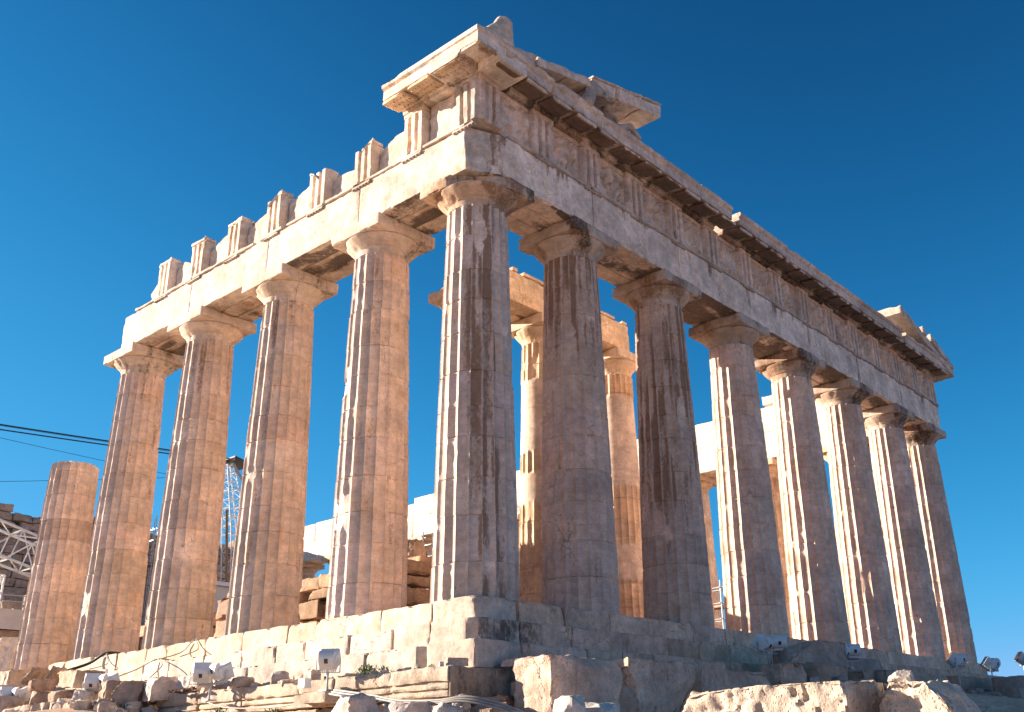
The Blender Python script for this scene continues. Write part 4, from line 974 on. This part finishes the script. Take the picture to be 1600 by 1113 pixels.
    R('stone_block', 'left rough brown block carrying the moulded slab', 'stone block', (8.6, 12.3), 1.3, 2.69, 1.55, 57, .95, R_(80), 0, 0, (.48, .35, .25), nch=5)
    R('stone_block', 'right rough brown block carrying the moulded slab', 'stone block', (8.7, 11.05), 1.2, 2.69, 1.55, 58, 1.0, R_(95), 0, 0, (.44, .32, .40), nch=5)
    R('stone_block', 'squared base block under the two rough brown blocks', 'stone block', (8.7, 11.7), 2.7, 1.54, .70, 59, 1.5, R_(90), 0, 0, (.52, .38, .27), nch=1, cut=.97)
    R('boulder', 'bright white boulder on the temple floor left of the column stump', 'rock', (.95, 24.6), 1.0, 1.35, 0.0, 60, .9, R_(30), 0, 0, (.76, .70, .62), nch=9)
    R('stone_block', 'stacked ochre wall block under the cream site cabin', 'stone block', (2.3, 30.4), 2.6, 2.2, 0.0, 61, 1.6, 0, 0, 0, (.46, .34, .23), nch=1, cut=.97)
    # loose rubble, too many to count
    rg = random.Random(99); m = MB()
    for i in range(560):
        t = rg.random()
        if t < .40: x, y = rg.uniform(-3.5, -2.2), rg.uniform(7.5, 18)
        elif t < .55: x, y = rg.uniform(-2.05, -1.5), rg.uniform(-1.2, 8.4)
        elif t < .70: x, y = rg.uniform(-3.6, -2.3), rg.uniform(-3, 7.5)
        else: x, y = rg.uniform(6, 30), rg.uniform(-4.2, -2.0)
        s = rg.uniform(.05, .27)*(1 if t > .55 or t < .40 else .5)
        z = float(ground_z(np.array(x), np.array(y))) if not .40 <= t < .55 else -1.61
        c = jit((.62, .53, .45) if x < 0 else (.40, .355, .32), .2, rg)
        rock_into(m, (x, y, z+s*.22), (s*1.5, s*1.2, s), 3000+i, rg.uniform(0, 6), rg.uniform(-.3, .3), rg.uniform(-.3, .3), 5, max(.04, s/3), c, (.05, .1, .2), .01)
    tag(m.build('rubble', M_RUB, None, sharp=30, base=(0, 0, -2)), None, kind='stuff')
build_rocks()

# ================================================================== FLOODLIGHTS
def lamp_head(root, off, rz, tilt):
    M = Matrix.Translation(Vector(off)) @ Matrix.Rotation(rz, 4, 'Z')
    T = M @ Matrix.Translation((0, 0, .20)) @ Matrix.Rotation(-tilt, 4, 'Y')
    L = Vector(root.location); G = Matrix.Translation(L)
    w = .20; m = MB()
    # body: tapered box with bevelled edges, opening towards +x
    secs = [(-.15, .155, .11), (-.135, .17, .125), (-.05, .18, .14), (.14, .195, .165), (.16, .20, .17)]
    V = []; n = 8
    for (x, a, b) in secs:
        c = .03
        for (y, z) in ((-a+c, -b), (a-c, -b), (a, -b+c), (a, b-c), (a-c, b), (-a+c, b), (-a, b-c), (-a, -b+c)): V.append((x, y, z))
    F = [tuple(range(n))[::-1], tuple((len(secs)-1)*n+k for k in range(n))]
    for i in range(len(secs)-1):
        for k in range(n): F.append((i*n+k, i*n+(k+1) % n, (i+1)*n+(k+1) % n, (i+1)*n+k))
    V = np.array(V); A = np.array((G@T))
    m.add(V@A[:3, :3].T+A[:3, 3], F)
    for k in range(9):                                           # cooling ribs below
        y = -.14+k*.035; box(m, (-.15, y-.005, -.185), (.10, y+.005, -.155), M=G@T)
    hd = m.build('housing', M_WHT, root, sharp=30)
    m = MB(); a = np.linspace(0, math.pi, 11); V = []                # half-round ballast cover on the back
    for y in (-.145, .145):
        for t in a: V.append((-.07-.15*math.sin(t), y, .075-.16*math.cos(t)))
    n = 11; F = [tuple(range(n)), tuple(range(n, 2*n))[::-1]]+[(i, i+1, n+i+1, n+i) for i in range(n-1)]+[(0, n, 2*n-1, n-1)]
    V = np.array(V); m.add(V@A[:3, :3].T+A[:3, 3], F); m.build('rear_cover', M_WHT, hd, sharp=30)
    m = MB(); box(m, (-.230, -.035, .045), (-.218, .035, .135), M=G@T); m.build('handle', M_DRK, hd)
    m = MB(); box(m, (.1605, -.18, -.165), (.168, .18, .165), M=G@T); m.build('glass', M_GLS, hd)
    m = MB()
    for sx in (-1, 1): box(m, (-.02, sx*.225-.006, -.02), (.03, sx*.225+.006, .24), M=G@M)
    box(m, (-.02, -.231, -.032), (.03, .231, -.02), M=G@M); m.build('yoke', M_STL, root)
def floodlight(loc, aim, label, heads=1, h=.36, box_=False, tilt=R_(30), spread=R_(30)):
    r = thing('floodlight', label, 'floodlight', loc, 'white floodlights round the temple')
    L = Vector(loc); m = MB(); tube(m, [L+Vector((0, 0, .0)), L+Vector((0, 0, h-.03))], .021, 8, (.4, .4, .4)); m.build('pole', M_STL, r)
    m = MB(); box(m, tuple(L+Vector((-.11, -.11, 0))), tuple(L+Vector((.11, .11, .025)))); m.build('base_plate', M_STL, r)
    if heads == 1: lamp_head(r, (0, 0, h), aim, tilt)
    else:
        d = Vector((-math.sin(aim), math.cos(aim), 0)); m = MB()
        tube(m, [L+Vector((0, 0, h-.035))-d*.30, L+Vector((0, 0, h-.035))+d*.30], .02, 6, (.4, .4, .4)); m.build('crossbar', M_STL, r)
        for s_ in (-1, 1): lamp_head(r, tuple(d*(.25*s_)+Vector((0, 0, h))), aim+s_*spread, tilt+R_(9)*s_)
    return r
def build_lights():
    FL = floodlight
    FL((-2.35, 1.61, -1.86), R_(40), 'single white floodlight on a thin pole before the south steps', 1, .36)
    FL((-2.35, 5.70, -1.84), R_(25), 'twin floodlight above the middle of the grooved ledge', 2, .38)
    FL((-2.55, 10.25, -1.80), R_(25), 'twin floodlight standing below the long brown slab', 2, .40)
    FL((-2.6, 15.0, -1.80), R_(25), 'twin floodlight in the rubble at the bottom left', 2, .36)
    FL((-1.0, -2.35, -2.52), R_(52), 'single floodlight on a tall pole left of the large cracked block', 1, .56)
    FL((7.85, -2.35, -1.28), R_(62), 'twin floodlight beside the large dark rock', 2, .36)
    FL((10.75, -2.95, -1.22), R_(70), 'small twin floodlight nestled on the grey sloping rock', 2, .22)
    FL((18.1, -3.2, -1.62), R_(95), 'twin floodlight on a long pole before the last but one column', 2, .75)
    FL((21.3, -3.2, -1.60), R_(95), 'twin floodlight below the foot of the last column', 2, .75)
    FL((25.0, -3.2, -1.45), R_(100), 'dark floodlight against the sky at the right edge', 2, .95)
    m = MB(); box(m, (-2.45, 1.9, -2.13), (-2.13, 2.5, -1.90), (.5, .44, .36)); tag(m.build('footing_block', M_RUB, None, base=(-2.3, 2.2, -2.13)), 'small squared footing behind the pole of the single floodlight', 'stone block')
    m = MB(); box(m, (-2.56, 2.05, -1.78), (-2.40, 2.25, -1.60)); tag(m.build('junction_box', M_WHT, None, base=(-2.48, 2.15, -1.78)), 'small white electric box left of the single floodlight', 'electric box')
    m = MB(); block(m, (-2.55, 1.40, -2.08), (-2.12, 2.1, -1.87), .1, .02, .01, (.50, .44, .36), (0, .1, .4), 2500); tag(m.build('plinth', M_LIM, None, base=(-2.37, 1.85, -2.25)), 'low stone plinth carrying the single floodlight', 'stone block')
build_lights()

# ================================================================== CABLES
def smooth_path(P, n=10):
    P = [Vector(p) for p in P]; out = []
    for i in range(len(P)-1):
        a, b, c, d = P[max(i-1, 0)], P[i], P[i+1], P[min(i+2, len(P)-1)]
        for k in range(n):
            t = k/n; out.append(.5*((2*b)+(c-a)*t+(2*a-5*b+4*c-d)*t*t+(3*b-a-3*c+d)*t**3))
    out.append(P[-1]); return out
def cable(name, label, cat, P, r, mat, n=10, base=None, group=None):
    m = MB(); tube(m, smooth_path(P, n), r, 6); b = base or P[0]; return tag(m.build(name, mat, None, sharp=80, base=tuple(b)), label, cat, group)
def build_cables():
    pts = [(-2.42, 1.3, -1.86), (-2.55, .76, -1.92), (-2.62, -.06, -2.03), (-2.7, -.9, -2.16), (-2.72, -1.85, -2.20), (-2.6, -2.5, -2.18), (-2.3, -3.1, -2.36), (-2.0, -3.8, -2.7)]
    labs = ['upper grey conduit snaking along the bottom under the ledge corner', 'middle grey conduit of the bundle under the ledge corner', 'lowest grey conduit of the bundle under the ledge corner']
    for k in range(3):
        cable('conduit', labs[k], 'conduit', [(x-.05*k, y+.03*k*math.sin(i*1.7), z-.035*k) for i, (x, y, z) in enumerate(pts)], .021, M_CBL)
    cable('cable', 'dark cable running along the foot of the grooved ledge', 'cable', [(-2.45, 1.5, -1.98), (-2.4, 3.2, -2.08), (-2.45, 4.8, -2.02), (-2.4, 5.7, -1.86)], .016, M_CBL)
    tops = [('cable', 'thin cable draped over the top step left of the fourth column', [(-.72, 11.3, -.52), (-.12, 11.0, -.30), (.03, 10.56, .03), (.6, 10.4, .02)]),
            ('cable', 'second thin cable draped over the top step beside the first', [(-.72, 9.95, -.52), (-.10, 10.2, -.28), (.03, 10.5, .03), (.6, 10.3, .02)]),
            ('cable', 'thin cable looping down from the second step onto the rubble', [(-1.6, 12.2, -1.05), (-1.0, 11.7, -.75), (-.72, 11.13, -.50), (-.3, 11.0, -.52)]),
            ('cable', 'thin cable hanging from the second step to its right', [(-1.35, 10.2, -1.05), (-.95, 10.4, -.72), (-.74, 11.0, -.50), (-.3, 11.1, -.52)]),
            ('strap', 'wide black strap hanging over the top step below the fifth column', [(-.8, 16.6, -.50), (-.25, 16.0, -.25), (.03, 15.5, .03), (.5, 15.4, .02)]),
            ('cable', 'dark cable falling from the top step right of the black strap', [(-.72, 14.85, -.5), (-.1, 15.1, -.3), (.03, 15.45, .03), (.5, 15.4, .03)])]
    for i, (n, l, P) in enumerate(tops): cable(n, l, n, P, .045 if n == 'strap' else .016, M_BLK if n == 'strap' else M_CBL)
    head = Vector((21.3, 45, 16.35))
    lines = [((-30, 42, 13.2), head, .045, 'upper thick black cable crossing the sky at the left'), ((-30, 42, 12.75), head-Vector((0, 0, .22)), .040, 'lower thick black cable crossing the sky at the left'),
             ((-30, 42, 13.05), head-Vector((0, 0, .10)), .012, 'very thin wire between the two thick black cables'), ((6.3-18, 45, 15.5), Vector((22.3, 45, 14.4)), .014, 'thin wire sloping down below the two thick black cables'), ((-20, 45, 7.2), Vector((20.5, 45, 15.0)), .014, 'lowest thin wire just above the column stump')]
    for a, b, r, l in lines:
        a = Vector(a); P = [a+(b-a)*t-Vector((0, 0, 1.2*4*t*(1-t)*(.3 if r > .02 else .25))) for t in np.linspace(0, 1, 9)]
        cable('overhead_cable', l, 'cable', P, r, M_BLK, 4)
build_cables()

# ================================================================== CRANE, GIRDER, SCAFFOLDS
def lattice(m, a, b, w0, w1, nb, rc=.045, rb=.022, up=(0, 1, 0)):
    a, b = Vector(a), Vector(b); d = (b-a).normalized(); s = d.cross(Vector(up)).normalized(); t = s.cross(d)
    def pt(i, j):
        f = i/nb; w = w0+(w1-w0)*f; c = a+(b-a)*f; return c+s*(w/2*(1 if j in (0, 3) else -1))+t*(w/2*(1 if j < 2 else -1))
    for j in range(4): tube(m, [pt(0, j), pt(nb, j)], rc, 6, (.7, .7, .7))
    for i in range(nb+1):
        for j in range(4):
            tube(m, [pt(i, j), pt(i, (j+1) % 4)], rb, 4, (.7, .7, .7))
            if i < nb:
                q = (j+1) % 4; tube(m, [pt(i, j if i % 2 else q), pt(i+1, q if i % 2 else j)], rb, 4, (.7, .7, .7))
def build_site():
    r = thing('crane', 'white lattice crane mast seen between two south columns', 'crane', (22.4, 45, .7))
    m = MB(); lattice(m, (22.9, 45, .75), (22.05, 45, 11.2), 1.1, 1.15, 9); m.build('mast', M_CRN, r, 80)
    m = MB(); lattice(m, (22.05, 45, 11.25), (21.15, 45, 15.9), 1.15, .55, 8, .05, .026); m.build('jib', M_CRN, r, 80)
    m = MB(); tube(m, [(21.2, 44.6, 15.95), (22.45, 44.6, 14.4)], .11, 6); m.build('strut', M_STL, r)
    m = MB(); tube(m, [(20.9, 44.3, 12.6), (22.0, 44.0, .72)], .10, 6); m.build('support_post', M_WOD, r)
    m = MB(); box(m, (20.85, 43.9, 16.02), (22.3, 45.6, 16.14), M=Matrix.Translation((21.5, 45, 16)) @ Matrix.Rotation(R_(14), 4, 'Y') @ Matrix.Translation((-21.5, -45, -16))); m.build('head_plate', M_DRK, r)
    m = MB(); box(m, (21.9, 44.1, .70), (23.9, 45.9, .76)); m.build('base_plate', M_DRK, r)
    r = thing('lattice_girder', 'pale lattice girder slanting across the grey ruin at the far left', 'girder', (4.6, 38, .71))
    m = MB(); lattice(m, (-1.5, 38, 9.1), (7.6, 38, 6.55), 1.55, 1.55, 8, .07, .035); m.build('beam', M_CRN, r, 80)
    m = MB(); lattice(m, (5.6, 39.6, .72), (5.6, 39.6, 6.0), .5, .5, 7, .05, .03); m.build('support_tower', M_CRN, r, 80)
    m = MB(); lattice(m, (-1.0, 38, .0), (-1.0, 38, 7.9), .5, .5, 9, .05, .03); m.build('support_tower', M_CRN, r, 80)
    r = thing('site_cabin', 'low cream site cabin with a rail on top at the far left edge', 'cabin', (2.2, 30.4, 2.2))
    m = MB(); box(m, (-.4, 29.6, 2.21), (3.28, 31.3, 3.02)); m.build('wall_panel', M_PNL, r)
    m = MB()
    for x in np.linspace(-.3, 3.1, 5): tube(m, [(x, 29.75, 3.02), (x, 29.75, 3.62)], .025, 6)
    for z in (3.36, 3.60): tube(m, [(-.4, 29.75, z), (3.25, 29.75, z)], .022, 6)
    m.build('railing', M_STL, r)
    def scaffold(loc, w, d, h, lab, nx=2):
        r = thing('scaffold', lab, 'scaffold', loc); x0, y0, z0 = loc
        for i in range(nx+1):
            for j in (0, 1):
                m = MB(); x, y = x0+w*(i/nx-.5), y0+d*(j-.5); tube(m, [(x, y, z0), (x, y, z0+h)], .035, 6); m.build('pole', M_STL, r)
        for k in range(int(h/.75)):
            z = z0+.5+k*.75; m = MB()
            for y in (y0-d/2, y0+d/2): tube(m, [(x0-w/2-.2, y, z), (x0+w/2+.2, y, z)], .03, 6)
            for x in (x0-w/2, x0+w/2): tube(m, [(x, y0-d/2-.2, z), (x, y0+d/2+.2, z)], .03, 6)
            m.build('rail', M_STL, r)
        m = MB(); box(m, (x0-w/2, y0-d/2, z0+h*.72), (x0+w/2, y0+d/2, z0+h*.72+.05)); m.build('platform', M_WOD, r)
    scaffold((27.4, 32.2, .0), 1.6, 2.2, 9.9, 'tall steel scaffold in front of the far north beam')
    scaffold((28.3, 11.6, .0), .8, 1.2, 4.6, 'low steel scaffold beside a north column')
    scaffold((18.9, 49.4, .7), .8, 1.0, 11.9, 'thin scaffold rising above the grey ruined wall')
    r = thing('hoist_hut', 'small grey site hut with a pale roof edge behind the third column', 'hut', (17.5, 40, .7))
    m = MB(); box(m, (16.4, 39, .72), (19.6, 41, 6.6)); m.build('wall_panel', M_STL, r)
    m = MB(); box(m, (16.2, 38.8, 6.61), (19.8, 41.2, 6.85)); m.build('roof', M_CRN, r)
build_site()

# ================================================================== WEEDS
def weed(loc, n, h, seed, label, tint=None):
    rg = random.Random(seed); m = MB(); x, y, z = loc
    for i in range(n):
        a = rg.uniform(0, 6.28); t = rg.uniform(.1, 1); L = h*rg.uniform(.4, 1); d = np.array((math.cos(a)*t, math.sin(a)*t, rg.uniform(.5, 1.2))); d /= np.linalg.norm(d)
        b = np.array((x+rg.uniform(-.5, .5)*h, y+rg.uniform(-.5, .5)*h, z)); e = b+d*L; s = np.cross(d, (0, 0, 1)); s /= np.linalg.norm(s)+1e-6
        w = h*rg.uniform(.10, .20); up_ = np.cross(s, d)*w*.4
        tube(m, [tuple(b), tuple(e)], .003, 3); m.add(np.array([e-s*0, e+d*w*.6+s*w*.55+up_, e+d*w*1.5, e+d*w*.6-s*w*.55+up_]), [(0, 1, 2), (0, 2, 3)])
    return tag(m.build('weed', M_LEF, None, base=loc), label, 'plant')
weed((-1.72, 1.25, -1.60), 110, .22, 1, 'largest leafy weed growing from the ledge right of the single floodlight')
weed((-1.72, .75, -1.60), 50, .17, 2, 'smaller dry weed to the right of the largest weed')
weed((-1.72, -.62, -1.60), 60, .10, 3, 'low grassy tuft in the notch near the ledge corner')
weed((-2.75, 8.75, -1.95), 60, .20, 4, 'narrow green weed at the left end of the grooved ledge')
weed((-2.75, 4.6, -2.28), 60, .22, 5, 'green weed peeping over the bottom edge under the twin floodlight')
weed((-2.70, 2.9, -2.36), 60, .22, 6, 'green weed peeping over the bottom edge left of the single floodlight')
weed((-.95, 7.1, -1.07), 40, .09, 7, 'tiny yellow-green tuft growing from a step joint')
